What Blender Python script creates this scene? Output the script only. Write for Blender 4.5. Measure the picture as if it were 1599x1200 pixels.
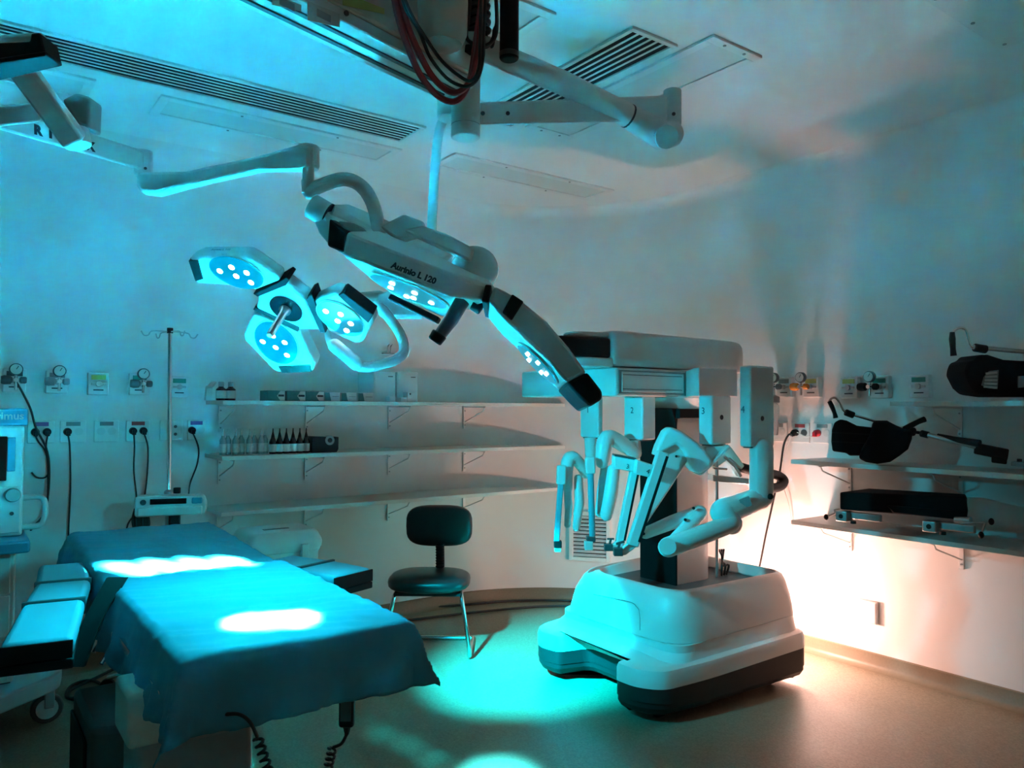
import bpy, bmesh, math, random
from mathutils import Vector as V, Matrix, noise
random.seed(7)
S = bpy.context.scene
for o in list(bpy.data.objects): bpy.data.objects.remove(o)
COL = S.collection
PI = math.pi

# ---------------------------------------------------------------- camera
YAW, PITCH, ROLL, FPX = math.radians(36.2), math.radians(1.75), .005, 1200.0
F0 = V((math.sin(YAW), math.cos(YAW), 0)); R0 = V((math.cos(YAW), -math.sin(YAW), 0)); UZ = V((0, 0, 1))
CF = F0*math.cos(PITCH) + UZ*math.sin(PITCH); CU0 = UZ*math.cos(PITCH) - F0*math.sin(PITCH)
CR = R0*math.cos(ROLL) + CU0*math.sin(ROLL); CU = CU0*math.cos(ROLL) - R0*math.sin(ROLL)
C0 = V((0, 0, 1.45))
cam = bpy.data.cameras.new('camera'); cam.sensor_width = 36; cam.lens = FPX/1599*36; cam.clip_start = .05
co = bpy.data.objects.new('camera', cam); COL.objects.link(co)
co.matrix_world = Matrix(((CR.x, CU.x, -CF.x, C0.x), (CR.y, CU.y, -CF.y, C0.y), (CR.z, CU.z, -CF.z, C0.z), (0, 0, 0, 1)))
S.camera = co
S.view_settings.view_transform = 'Standard'; S.view_settings.look = 'None'
S.view_settings.exposure = 0.32; S.view_settings.gamma = 1; S.view_settings.use_curve_mapping = False

# measuring helpers: where a line of sight meets a depth or one of the room's planes
def ray(x, y): return CF + CR*((x-799.5)/FPX) + CU*((600-y)/FPX)
def P(x, y, D): d = ray(x, y); return C0 + d*(D/d.dot(F0))
def Zp(x, y, z): d = ray(x, y); return C0 + d*((z-1.45)/d.z)
def Yp(x, y, yy): d = ray(x, y); return C0 + d*(yy/d.y)
def Xp(x, y, xx): d = ray(x, y); return C0 + d*(xx/d.x)
def PL(x, y, o, n): d = ray(x, y); return C0 + d*((o-C0).dot(n)/d.dot(n))
def cv(r, u, t): return (R0*r + UZ*u - F0*t).normalized()

# ---------------------------------------------------------------- world and main lights
w = bpy.data.worlds.new('world'); S.world = w; w.use_nodes = True
w.node_tree.nodes['Background'].inputs[0].default_value = (.5, .55, .55, 1)
w.node_tree.nodes['Background'].inputs[1].default_value = .0

S.cycles.sample_clamp_indirect = 0; S.cycles.caustics_reflective = False; S.cycles.caustics_refractive = False
def spot(name, loc, target, power, color, angle, blend=.6, r=.05):
    l = bpy.data.lights.new(name, 'SPOT'); l.energy = power; l.color = color; l.spot_size = math.radians(angle)
    l.spot_blend = blend; l.shadow_soft_size = r
    o = bpy.data.objects.new(name, l); COL.objects.link(o); o.location = loc
    o.rotation_euler = (target-loc).to_track_quat('-Z', 'Y').to_euler(); return o
def point(name, loc, power, color, r=.05):
    l = bpy.data.lights.new(name, 'POINT'); l.energy = power; l.color = color; l.shadow_soft_size = r
    o = bpy.data.objects.new(name, l); COL.objects.link(o); o.location = loc; return o
CY = (.0, .64, .80)
CYW = (.05, .76, .95)
WARM = (1, .53, .43)
FN = cv(-.22, -.75, .62); FO = P(447, 482, 2.62)   # far lamp: light direction and hub
pod_ = lambda x, y: PL(x, y, FO, FN)+FN*.03
spot('far_lamp_wide', pod_(440, 500)+FN*.16, Zp(425, 965, .9), 80, CY, 130, 1, .08)
for i, (x, y) in enumerate(((388, 970), (424, 968), (460, 966))):
    spot('far_lamp_core', pod_(432, 535), Zp(x, y, .91), 85000, CYW, 5.2, 1, .03)
spot('far_lamp_beam', pod_(370, 425), Zp(430, 985, .91), 70, CY, 20, 1, .04)
spot('far_lamp_side_pod', pod_(432, 535)+FN*.07, Zp(832, 1020, .1), 3200, CY, 34, .9, .05)
spot('far_lamp_side_wide', pod_(432, 535)+FN*.07, Zp(960, 830, .8), 150, CY, 62, .8, .05)
# near lamp: pod C throws a long streak on the back section, the front pod lights the floor
PCO = P(842, 562, 1.73)
for i, (x, y) in enumerate(((203, 890), (258, 886), (313, 882), (362, 879))):
    spot('near_lamp_side_pod', PCO+cv(-.73, -.685, .15)*.05, Zp(x, y, .9), 230000, CYW, 4.0, 1, .02)
spot('near_lamp_side_wide', PCO+cv(-.73, -.685, .15)*.05, Zp(330, 900, .9), 60, CY, 60, 1, .06)
PBO = P(640, 470, 1.78)
spot('near_lamp_front_pod', PBO, Zp(778, 1218, 0), 5000, CYW, 11, 1, .04)
for x, y in ((600, 1142), (640, 1160), (678, 1184)):
    spot('near_lamp_front_beam', PBO, Zp(x, y, 0), 420, CY, 4.5, 1, .05)
point('floor_work_light', V((3.91, 2.72, .30)), 38, WARM, .05)

# ---------------------------------------------------------------- materials
def mat(name, col, rough=.5, metal=0, var=0, scale=30, bump=0, emit=None, es=0, coat=0, trans=0, alpha=1, spec=.5):
    m = bpy.data.materials.new(name); m.use_nodes = True; nt = m.node_tree; b = nt.nodes['Principled BSDF']
    b.inputs['Base Color'].default_value = (*col, 1); b.inputs['Roughness'].default_value = rough
    b.inputs['Metallic'].default_value = metal; b.inputs['Specular IOR Level'].default_value = spec
    if coat: b.inputs['Coat Weight'].default_value = coat
    if trans: b.inputs['Transmission Weight'].default_value = trans
    if alpha < 1: b.inputs['Alpha'].default_value = alpha
    if emit: b.inputs['Emission Color'].default_value = (*emit, 1); b.inputs['Emission Strength'].default_value = es
    tc = nt.nodes.new('ShaderNodeTexCoord'); n = nt.nodes.new('ShaderNodeTexNoise')
    n.inputs['Scale'].default_value = scale; n.inputs['Detail'].default_value = 4
    nt.links.new(tc.outputs['Object'], n.inputs['Vector'])
    mr = nt.nodes.new('ShaderNodeMapRange'); mr.inputs['To Min'].default_value = max(.02, rough-.06); mr.inputs['To Max'].default_value = min(1, rough+.06)
    nt.links.new(n.outputs['Fac'], mr.inputs['Value']); nt.links.new(mr.outputs[0], b.inputs['Roughness'])
    if var:
        mx = nt.nodes.new('ShaderNodeMix'); mx.data_type = 'RGBA'
        mx.inputs[6].default_value = (*[c*(1-var) for c in col], 1); mx.inputs[7].default_value = (*[min(1, c*(1+var)) for c in col], 1)
        nt.links.new(n.outputs['Fac'], mx.inputs[0]); nt.links.new(mx.outputs[2], b.inputs['Base Color'])
    if bump:
        bp = nt.nodes.new('ShaderNodeBump'); bp.inputs['Strength'].default_value = bump; bp.inputs['Distance'].default_value = .003
        nt.links.new(n.outputs['Fac'], bp.inputs['Height']); nt.links.new(bp.outputs[0], b.inputs['Normal'])
    return m
def floor_mat():
    m = mat('vinyl_floor', (.30, .29, .24), .42, var=.12, scale=2.5)
    nt = m.node_tree; b = nt.nodes['Principled BSDF']
    tc = nt.nodes.new('ShaderNodeTexCoord'); vo = nt.nodes.new('ShaderNodeTexVoronoi'); vo.inputs['Scale'].default_value = 130
    nt.links.new(tc.outputs['Object'], vo.inputs['Vector'])
    rp = nt.nodes.new('ShaderNodeValToRGB')
    rp.color_ramp.elements[0].color = (.185, .165, .115, 1); rp.color_ramp.elements[1].color = (.30, .265, .185, 1)
    nt.links.new(vo.outputs['Color'], rp.inputs[0])
    n2 = nt.nodes.new('ShaderNodeTexNoise'); n2.inputs['Scale'].default_value = 1.2; n2.inputs['Detail'].default_value = 5
    nt.links.new(tc.outputs['Object'], n2.inputs['Vector'])
    r2 = nt.nodes.new('ShaderNodeValToRGB'); r2.color_ramp.elements[0].color = (.8, .8, .8, 1); r2.color_ramp.elements[1].color = (1, 1, 1, 1)
    nt.links.new(n2.outputs['Fac'], r2.inputs[0])
    mx = nt.nodes.new('ShaderNodeMix'); mx.data_type = 'RGBA'; mx.blend_type = 'MULTIPLY'; mx.inputs[0].default_value = 1
    nt.links.new(rp.outputs[0], mx.inputs[6]); nt.links.new(r2.outputs[0], mx.inputs[7])
    nt.links.new(mx.outputs[2], b.inputs['Base Color'])
    return m
M = dict(wallb=mat('beige_bounce_wall', (.74, .62, .55), .6, var=.03, scale=6), skirtm=mat('robot_skirt', (.020, .021, .022), .5, var=.1, spec=.3), wallg=mat('teal_bounce_wall', (.10, .30, .29), .6, var=.03, scale=6),
    wall=mat('wall_paint', (.76, .76, .75), .75, var=.02, scale=6, bump=.05), ceil=mat('ceiling_paint', (.80, .80, .79), .7, var=.02, scale=5),
    floor=floor_mat(), skirt=mat('vinyl_skirting', (.19, .165, .11), .45, var=.15, scale=90),
    white=mat('white_enamel', (.74, .75, .74), .35, var=.02), robot=mat('robot_shell', (.75, .74, .72), .38, var=.015), 
    offw=mat('off_white_plastic', (.66, .68, .66), .45, var=.03), grey=mat('grey_plastic', (.30, .32, .33), .45, var=.05),
    dgrey=mat('dark_grey_plastic', (.07, .075, .08), .45, var=.1), black=mat('black_plastic', (.010, .010, .011), .55, var=.2, spec=.18),
    vinyl=mat('black_vinyl', (.012, .013, .014), .32, var=.15, bump=.1, scale=200), foam=mat('black_fabric', (.008, .008, .009), .9, spec=.15, var=.3, scale=80, bump=.3),
    chrome=mat('chrome', (.75, .75, .75), .14, 1), steel=mat('brushed_steel', (.5, .5, .5), .32, 1, var=.1),
    sheet=mat('surgical_drape', (.05, .26, .34), .75, var=.06, scale=14, bump=.9), pad=mat('teal_pad', (.12, .42, .50), .5, var=.05, scale=20),
    shelf=mat('shelf_laminate', (.68, .68, .65), .4, var=.02), red=mat('red_hose', (.38, .03, .03), .45), cable=mat('black_cable', (.012, .012, .012), .5),
    lens=mat('lamp_lens', (.008, .05, .08), .15, emit=(.0, .46, .66), es=.5, var=.5, scale=120), led=mat('led', (1, 1, 1), .3, emit=(.6, .95, 1), es=14),
    hubg=mat('lamp_hub_glass', (.01, .02, .025), .08), blue=mat('machine_blue', (.05, .28, .42), .4), screen=mat('dark_screen', (.004, .004, .005), .15),
    bglass=mat('amber_glass', (.02, .012, .008), .15), bclear=mat('clear_plastic_bottle', (.55, .62, .62), .25, trans=.35), label=mat('paper_label', (.62, .62, .58), .6, var=.1, scale=150),
    teal=mat('teal_print', (.03, .16, .17), .5, var=.2, scale=60), yellow=mat('yellow_label', (.55, .45, .12), .5), green=mat('green_label', (.03, .25, .18), .5),
    purple=mat('purple_label', (.25, .06, .22), .5), redl=mat('red_label', (.45, .05, .05), .5), gl=mat('grey_label', (.25, .26, .26), .5), ink=mat('ink', (.01, .01, .015), .6),
    amber=mat('amber_knob', (.75, .28, .05), .25), redp=mat('red_plug', (.75, .01, .03), .35), glass=mat('jar_glass', (.8, .8, .8), .08, trans=.8),
    beige=mat('beige_enamel', (.72, .61, .53), .42, var=.03), dark=mat('void_black', (.004, .004, .004), .9), card=mat('cardboard_white', (.60, .62, .62), .7, var=.03),
    lamp=mat('work_lamp_glass', (1, 1, 1), .3, emit=(1, .6, .36), es=14))

# ---------------------------------------------------------------- mesh building
class B:
    def __init__(s): s.v = []; s.f = []
    def add(s, vs, fs):
        n = len(s.v); s.v += [tuple(a) for a in vs]; s.f += [[n+i for i in q] for q in fs]; return s
    def hull8(s, q): return s.add(q, [(0, 3, 2, 1), (4, 5, 6, 7), (0, 1, 5, 4), (1, 2, 6, 5), (2, 3, 7, 6), (3, 0, 4, 7)])
    def box(s, a, b):
        (x0, y0, z0), (x1, y1, z1) = a, b
        return s.hull8([(x0, y0, z0), (x1, y0, z0), (x1, y1, z0), (x0, y1, z0), (x0, y0, z1), (x1, y0, z1), (x1, y1, z1), (x0, y1, z1)])
    def ob(s, c, ax, ay, az, hx, hy, hz):
        c = V(c); q = [c+ax*(i*hx)+ay*(j*hy)+az*(k*hz) for k in (-1, 1) for i, j in ((-1, -1), (1, -1), (1, 1), (-1, 1))]; return s.hull8(q)
    def bar(s, p, q, w, h, up=UZ, w2=None, h2=None):
        p, q = V(p), V(q); d = (q-p).normalized(); sd = d.cross(up).normalized(); u = sd.cross(d); w2 = w2 or w; h2 = h2 or h
        vs = [c+sd*(i*ww/2)+u*(j*hh/2) for c, ww, hh in ((p, w, h), (q, w2, h2)) for i, j in ((-1, -1), (1, -1), (1, 1), (-1, 1))]; return s.hull8(vs)
    def rings(s, rs, caps=True, closed=True):
        n = len(rs[0]); vs = [p for r in rs for p in r]; fs = []
        for i in range(len(rs)-1):
            for j in range(n if closed else n-1):
                k = (j+1) % n; fs.append((i*n+j, i*n+k, (i+1)*n+k, (i+1)*n+j))
        if caps: fs.append(tuple(reversed(range(n)))); fs.append(tuple(range((len(rs)-1)*n, len(rs)*n)))
        return s.add(vs, fs)
    def tube(s, pts, r, n=10, sm=0, round_end=False):
        pts = [V(p) for p in pts]; rad = list(r) if isinstance(r, (list, tuple)) else [r]*len(pts)
        if sm:
            np_, nr = [], []
            for i in range(len(pts)-1):
                p0, p1, p2, p3 = pts[max(i-1, 0)], pts[i], pts[i+1], pts[min(i+2, len(pts)-1)]
                for k in range(sm):
                    t = k/sm; np_.append(.5*((2*p1)+(p2-p0)*t+(2*p0-5*p1+4*p2-p3)*t*t+(3*p1-p0-3*p2+p3)*t**3)); nr.append(rad[i]+(rad[i+1]-rad[i])*t)
            pts, rad = np_+[pts[-1]], nr+[rad[-1]]
        if round_end:
            d0 = (pts[0]-pts[1]).normalized(); d1 = (pts[-1]-pts[-2]).normalized(); r0, r1 = rad[0], rad[-1]
            a = [(pts[0]+d0*r0*math.sin(t), r0*math.cos(t)) for t in (1.45, 1.1, .75, .35)]; b = [(pts[-1]+d1*r1*math.sin(t), r1*math.cos(t)) for t in (.35, .75, 1.1, 1.45)]
            pts = [q[0] for q in a]+pts+[q[0] for q in b]; rad = [q[1] for q in a]+rad+[q[1] for q in b]
        rs = []; t = (pts[1]-pts[0]).normalized(); nrm = t.orthogonal().normalized()
        for i, p in enumerate(pts):
            t2 = (pts[min(i+1, len(pts)-1)]-pts[max(i-1, 0)])
            t2 = t2.normalized() if t2.length > 1e-9 else t
            nrm = (nrm - t2*nrm.dot(t2)); nrm = nrm.normalized() if nrm.length > 1e-6 else t2.orthogonal().normalized()
            bn = t2.cross(nrm); t = t2
            rs.append([p+(nrm*math.cos(2*PI*k/n)+bn*math.sin(2*PI*k/n))*rad[i] for k in range(n)])
        return s.rings(rs)
    def cyl(s, p, q, r, r2=None, n=20): return s.tube([p, q], [r, r if r2 is None else r2], n)
    def lathe(s, c, ax, prof, n=20):
        c, ax = V(c), V(ax).normalized(); u = ax.orthogonal().normalized(); w = ax.cross(u)
        return s.rings([[c+ax*h+(u*math.cos(2*PI*k/n)+w*math.sin(2*PI*k/n))*max(r, 1e-4) for k in range(n)] for r, h in prof])
    def prism(s, poly, ext):
        poly = [V(p) for p in poly]; ext = V(ext)
        return s.rings([poly, [p+ext for p in poly]])
    def sph(s, c, r, ax=None, n=14, m=8):
        c = V(c); A = ax or (V((1, 0, 0)), V((0, 1, 0)), V((0, 0, 1))); r = r if isinstance(r, (tuple, list)) else (r, r, r)
        rs = []
        for i in range(m+1):
            t = -PI/2+PI*i/m; t = max(min(t, PI/2-.02), -PI/2+.02)
            rs.append([c+A[0]*(r[0]*math.cos(t)*math.cos(2*PI*k/n))+A[1]*(r[1]*math.cos(t)*math.sin(2*PI*k/n))+A[2]*(r[2]*math.sin(t)) for k in range(n)])
        return s.rings(rs)
    def srbox(s, c, ax, ay, az, hx, hy, hz, e=3.2, n=28, m=14):     # superellipsoid cushion
        c = V(c); sg = lambda v, p: math.copysign(abs(v)**p, v); rs = []
        for i in range(m+1):
            t = max(min(-PI/2+PI*i/m, PI/2-.02), -PI/2+.02)
            rs.append([c+ax*(hx*sg(math.cos(t), 2/e)*sg(math.cos(2*PI*k/n), 2/e))+ay*(hy*sg(math.cos(t), 2/e)*sg(math.sin(2*PI*k/n), 2/e))+az*(hz*sg(math.sin(t), 2/e)) for k in range(n)])
        return s.rings(rs)

def obj(name, b, m, parent=None, bevel=0, seg=2, ang=38, kind=None):
    me = bpy.data.meshes.new(name); me.from_pydata(b.v, [], b.f)
    bm = bmesh.new(); bm.from_mesh(me); bmesh.ops.recalc_face_normals(bm, faces=bm.faces); bm.to_mesh(me); bm.free()
    me.materials.append(m if not isinstance(m, str) else M[m])
    for p in me.polygons: p.use_smooth = True
    me.set_sharp_from_angle(angle=math.radians(ang))
    o = bpy.data.objects.new(name, me); COL.objects.link(o)
    if bevel:
        md = o.modifiers.new('bevel', 'BEVEL'); md.width = bevel; md.segments = seg; md.limit_method = 'ANGLE'; md.angle_limit = math.radians(35); md.harden_normals = False
    if parent: hang(o, parent)
    if kind: o['kind'] = kind
    return o
def hang(o, parent):
    o.parent = parent
    o.matrix_parent_inverse = Matrix.Translation(parent.location).inverted() if parent.type == 'EMPTY' else Matrix()
def tag(o, label, cat, group=None):
    o['label'] = label; o['category'] = cat
    if group: o['group'] = group
    return o
def thing(name, label, cat, loc, group=None):
    o = bpy.data.objects.new(name, None); COL.objects.link(o); o.location = V(loc); o.empty_display_size = .05
    return tag(o, label, cat, group)
def dup(root, delta, label=None):
    r = root.copy(); COL.objects.link(r); r.location = root.location+V(delta)
    if label: r['label'] = label
    for ch in root.children:
        c = ch.copy(); COL.objects.link(c); c.parent = r
        for g in ch.children:
            d = g.copy(); COL.objects.link(d); d.parent = c
    return r
def text(name, body, o, ax, ay, size, m, parent=None, bold=.0, align='CENTER'):
    cu = bpy.data.curves.new(name, 'FONT'); cu.body = body; cu.size = size; cu.extrude = .0004; cu.offset = bold; cu.align_x = align; cu.align_y = 'CENTER'; cu.resolution_u = 3
    t = bpy.data.objects.new('tmp', cu); COL.objects.link(t)
    dg = bpy.context.evaluated_depsgraph_get(); me = bpy.data.meshes.new_from_object(t.evaluated_get(dg))
    bpy.data.objects.remove(t); ax, ay = V(ax).normalized(), V(ay); ay = (ay-ax*ay.dot(ax)).normalized(); az = ax.cross(ay); o = V(o)
    me.transform(Matrix(((ax.x, ay.x, az.x, o.x), (ax.y, ay.y, az.y, o.y), (ax.z, ay.z, az.z, o.z), (0, 0, 0, 1))))
    me.name = name; me.materials.clear(); me.materials.append(M[m]); q = bpy.data.objects.new(name, me); COL.objects.link(q)
    if parent: hang(q, parent)
    return q
X, Y, Z = V((1, 0, 0)), V((0, 1, 0)), V((0, 0, 1))

# ---------------------------------------------------------------- room shell
YB, XR, H, RC, CV = 4.82, 4.2, 2.97, 1.3, .10
XL, YF = -1.6, -1.5
def struct(name, b, m, bevel=0, parent=None):
    o = obj(name, b, m, parent, bevel)
    if not parent: o['kind'] = 'structure'
    return o
def plan(off, n=24, part='all'):
    pts = []
    if part in ('all', 'back'):
        pts.append((XL, YB-off, 0, -1)); 
    pts2 = [(XR-RC+(RC-off)*math.sin(t), YB-RC+(RC-off)*math.cos(t)) for t in [PI/2*i/n for i in range(n+1)]]
    half = n*3//4
    if part == 'back': pp = [(XL, YB-off)]+pts2[:half+1]
    elif part == 'right': pp = pts2[half:]+[(XR-off, YF)]
    else: pp = [(XL, YB-off)]+pts2+[(XR-off, YF)]
    return pp
prof = [(0, 0), (0, H-CV)]+[(CV*(1-math.cos(t)), H-CV+CV*math.sin(t)) for t in [PI/2*i/6 for i in range(1, 7)]]
for nm, part in (('wall_back', 'back'), ('wall_right', 'right')):
    b = B(); b.rings([[(x, y, z) for x, y in plan(off, 24, part)] for off, z in prof], caps=False, closed=False); struct(nm, b, 'wall')
b = B().box((XL-.1, YF, 0), (XL, YB, H)); struct('wall_left', b, 'wallg')  # unseen wall; its dark teal is made up to tint bounced fill cyan
b = B().box((XL, YF-.1, 0), (XR, YF, H)); struct('wall_front', b, 'wallb')  # unseen wall behind the camera; beige made up to bounce warm fill
struct('floor', B().box((XL-.1, YF-.1, -.1), (XR+.1, YB+.1, 0)), 'floor')
struct('ceiling', B().box((XL-.1, YF-.1, H), (XR+.1, YB+.1, H+.1)), 'ceil')
sk = [(.055, 0), (.04, .002), (.022, .012), (.012, .03), (.009, .085), (0, .09)]
for nm, part in (('baseboard_back', 'back'), ('baseboard_right', 'right')):
    b = B(); b.rings([[(x, y, z+.0005) for x, y in plan(off, 24, part)] for off, z in sk], caps=False, closed=False); struct(nm, b, 'skirt')

# ceiling grilles and recessed (unlit) luminaires
def ceiling_vent(x0, x1, y0, y1, along, n, label):
    t = thing('ceiling_vent', label, 'air vent', ((x0+x1)/2, (y0+y1)/2, H), 'slotted vents in the ceiling')
    obj('backing', B().box((x0, y0, H-.004), (x1, y1, H-.001)), 'dark', t)
    b = B(); f = .022
    b.box((x0-f, y0-f, H-.012), (x1+f, y0, H)); b.box((x0-f, y1, H-.012), (x1+f, y1+f, H)); b.box((x0-f, y0, H-.012), (x0, y1, H)); b.box((x1, y0, H-.012), (x1+f, y1, H))
    obj('frame', b, 'white', t, .002)
    for i in range(n):
        if along == 'x':
            c = y0+(y1-y0)*(i+1)/(n+1); h = (y1-y0)/(n+1)*.17; obj('slat', B().box((x0, c-h, H-.0072), (x1, c+h, H-.0057)), 'white', t)
        else:
            c = x0+(x1-x0)*(i+1)/(n+1); h = (x1-x0)/(n+1)*.17; obj('slat', B().box((c-h, y0, H-.0072), (c+h, y1, H-.0057)), 'white', t)
ceiling_vent(-.9, 2.03, 3.62, 3.87, 'x', 6, 'long slotted air vent across the ceiling above the table')
ceiling_vent(2.18, 2.40, 2.17, 3.30, 'y', 5, 'short wide slotted air vent on the ceiling above the jointed pendant arm')
def ceiling_light(x0, x1, y0, y1, label, dz=.0):
    t = thing('ceiling_light', label, 'ceiling light', ((x0+x1)/2, (y0+y1)/2, H), 'recessed unlit light panels')
    b = B(); f = .045
    b.box((x0, y0, H-.012), (x1, y0+f, H)); b.box((x0, y1-f, H-.012), (x1, y1, H)); b.box((x0, y0+f, H-.012), (x0+f, y1-f, H)); b.box((x1-f, y0+f, H-.012), (x1, y1-f, H))
    obj('frame', b, 'white', t, .002)
    obj('diffuser', B().box((x0+f, y0+f, H-.005), (x1-f, y1-f, H-.001)), 'offw', t)
    for x in (x0+.3*(x1-x0), x0+.7*(x1-x0)):
        for y in (y0+f/2, y1-f/2): obj('screw', B().cyl((x, y, H-.015), (x, y, H-.011), .007, n=8), 'gl', t)
ceiling_light(.80, 2.12, 4.0, 4.30, 'unlit recessed light panel beside the long ceiling vent')
ceiling_light(-.75, .52, 4.0, 4.30, 'unlit recessed light panel at upper left behind the white arm')
ceiling_light(2.40, 3.70, 3.86, 4.16, 'unlit recessed light panel near the curved corner of the ceiling')
ceiling_light(2.47, 2.79, 2.0, 3.27, 'unlit recessed light panel beside the short wide vent')
ceiling_light(.55, 1.85, 2.25, 2.55, 'faint recessed light panel at upper left of the pendant beam')
t = thing('access_panel', 'flush square access panel in the upper right corner of the ceiling', 'panel', (3.25, .9, H))
obj('panel', B().box((2.86, .4, H-.006), (3.53, 1.36, H)), 'white', t, .002)
for x, y in ((2.9, 1.33), (3.49, 1.33), (3.2, 1.33)): obj('screw', B().cyl((x, y, H-.009), (x, y, H-.005), .008, n=8), 'gl', t)

# ---------------------------------------------------------------- wall fittings
# fr: frame on a wall: origin, across (to the viewer's right), out of the wall
def FB(x, z): return V((x, YB, z)), X, -Y
def FR(y, z): return V((XR, y, z)), -Y, -X
def gas_outlet(fr, lab, strip, gauge=None, flip=1):
    o, a, n = fr; t = thing('gas_outlet', lab, 'gas outlet', o, 'medical gas outlets on the walls')
    obj('plate', B().ob(o+n*.021, a, n, Z, .052, .02, .062), 'white', t, .005)
    obj('label_strip', B().ob(o+n*.042+Z*.036, a, n, Z, .036, .0015, .013), strip, t)
    b = B().cyl(o+n*.04, o+n*.06, .015, n=14); b.ob(o+n*.045, a, n, Z, .036, .005, .006); obj('valve', b, 'steel', t, .001)
    obj('print_line', B().ob(o+n*.0415-Z*.034, a, n, Z, .025, .0008, .003), 'ink', t)
    if gauge:
        g = o+n*.14; b = B().cyl(o+n*.055, g+n*.02, .011, n=12); obj('regulator_body', b, 'chrome', t)
        gc = g+Z*.055; obj('stem', B().cyl(g-Z*.05, gc, .007, n=10), 'chrome', t)
        gg = obj('gauge', B().cyl(gc-n*.012, gc+n*.014, .031, n=24), 'dgrey', t, .003)
        f = obj('dial', B().cyl(gc+n*.0145, gc+n*.016, .026, n=24), 'label', gg); 
        obj('needle', B().bar(gc+n*.017, gc+n*.017+(a*.6+Z).normalized()*.02, .003, .001, n), 'ink', gg)
        obj('knob', B().lathe(g-a*.015*flip, -a*flip, [(.012, 0), (.022, .008), (.024, .035), (.02, .05)], 14), gauge, t)
        obj('knob', B().lathe(g+a*.015*flip, a*flip, [(.01, 0), (.018, .006), (.018, .026), (.014, .032)], 14), gauge, t)
    return t
gas_outlet(FB(.273, 1.578), 'gas outlet with gauge half behind the machine at the left edge', 'dgrey', 'dgrey')
gas_outlet(FB(.466, 1.575), 'gas outlet with gauge on the back wall second from the left', 'gl', 'grey')
gas_outlet(FB(.664, 1.569), 'gas outlet without gauge between the two gauged ones on the back wall', 'yellow')
gas_outlet(FB(.872, 1.572), 'gas outlet with gauge left of the infusion stand', 'green', 'dgrey')
gas_outlet(FB(1.085, 1.56), 'gas outlet with green strip directly behind the infusion stand', 'green')
g = gas_outlet(FR(2.839, 1.584), 'gas outlet with grey gauge over a hanging suction jar beside the robot', 'gl', 'dgrey')
jo = V((XR, 2.839, 1.584))-X*.14+Y*.02; jar = obj('suction_jar', B().lathe(jo-Z*.09, -Z, [(.018, -.04), (.02, 0), (.045, .02), (.048, .05), (.04, .20), (.036, .205)], 20), 'glass', g)
obj('jar_lid', B().lathe(jo-Z*.05, -Z, [(.025, 0), (.05, .012), (.05, .045), (.04, .05)], 20), 'grey', jar)
gas_outlet(FR(2.655, 1.581), 'gas outlet with black gauge and amber knobs on the right wall', 'yellow', 'amber')
gas_outlet(FR(2.415, 1.573), 'gas outlet with yellow strip and no gauge on the right wall', 'yellow')
gas_outlet(FR(2.235, 1.573), 'gas outlet with black gauge and dark round knob on the right wall', 'green', 'black')
gas_outlet(FR(2.020, 1.573), 'gas outlet with green strip and no gauge beside the upper right shelf', 'green')

def socket(fr, lab, strip, plugs=(), kind='socket', hw=.062):
    o, a, n = fr; t = thing('wall_socket', lab, 'wall socket', o, 'power sockets along the walls')
    obj('plate', B().ob(o+n*.006, a, n, Z, hw, .005, .060), 'white', t, .003)
    if strip: obj('label_strip', B().ob(o+n*.012+Z*.042, a, n, Z, .034, .0012, .011), strip, t)
    if kind == 'switch':
        for s in (-1, 1): obj('button', B().cyl(o+n*.01+a*.022+Z*.022*s, o+n*.016+a*.022+Z*.022*s, .009, n=12), 'dgrey', t)
    else:
        for s in (-1, 1): obj('outlet', B().cyl(o+n*.009+a*.027*s, o+n*.013+a*.027*s, .021, n=16), 'dgrey' if s in plugs else 'offw', t)
    return t
def plug_cord(fr, lab, s, pts, m='cable', r=.0045, pm='black'):
    o, a, n = fr; p = o+n*.012+a*.027*s
    t = thing('power_cord', lab, 'power cord', p, 'cords hanging from the wall sockets')
    b = B().cyl(p+n*.002, p+n*.03, .021, .018, 14); b.ob(p+n*.035-Z*.008, a, n, Z, .010, .012, .014); obj('plug', b, pm, t, .003)
    obj('cord', B().tube([p+n*.035-Z*.02]+pts, r, 8, 6), m, t)
SB = [(.400, 'purple'), (.550, 'gl'), (.713, 'gl'), (.874, 'redl'), (1.052, None), (1.192, 'purple')]
LS = ['socket plate with purple strip by the machine at the left', 'socket plate with one plug above the left arm board', 'empty socket plate in the middle of the back wall row',
      'socket plate with two plugs left of the infusion stand', 'switch plate with two round buttons behind the infusion stand', 'socket plate with purple strip beside the shelf ends']
for i, (x, s) in enumerate(SB):
    socket(FB(x, 1.306), LS[i], s, {0: (-1, 1), 1: (-1,), 3: (-1, 1), 5: (-1,)}.get(i, ()), 'switch' if i == 4 else 'socket', .05 if i == 5 else .062)
def yb(x, y, off=.03): return Yp(x, y, YB-off)
plug_cord(FB(.400, 1.306), 'black cord from the leftmost socket looping behind the machine', 1, [yb(72, 700), yb(77, 730), yb(72, 745), yb(58, 746), yb(49, 738)])
plug_cord(FB(.400, 1.306), 'black cord from the leftmost socket falling beside the machine handle', -1, [yb(60, 690), yb(72, 708), yb(75, 740), yb(73, 790), yb(62, 812, .1), yb(45, 826, .3)])
plug_cord(FB(.550, 1.306), 'single black cord dropping straight behind the left arm board', -1, [yb(109, 700), yb(110, 760), yb(107, 830), yb(106, 900), Yp(105, 985, YB-.08)])
plug_cord(FB(.874, 1.306), 'wavy black cord left of the infusion stand, left one of two', -1, [yb(210, 700), yb(209, 735), yb(213, 775), yb(212, 800, .1), yb(198, 825, .15), yb(198, 880, .15)])
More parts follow.
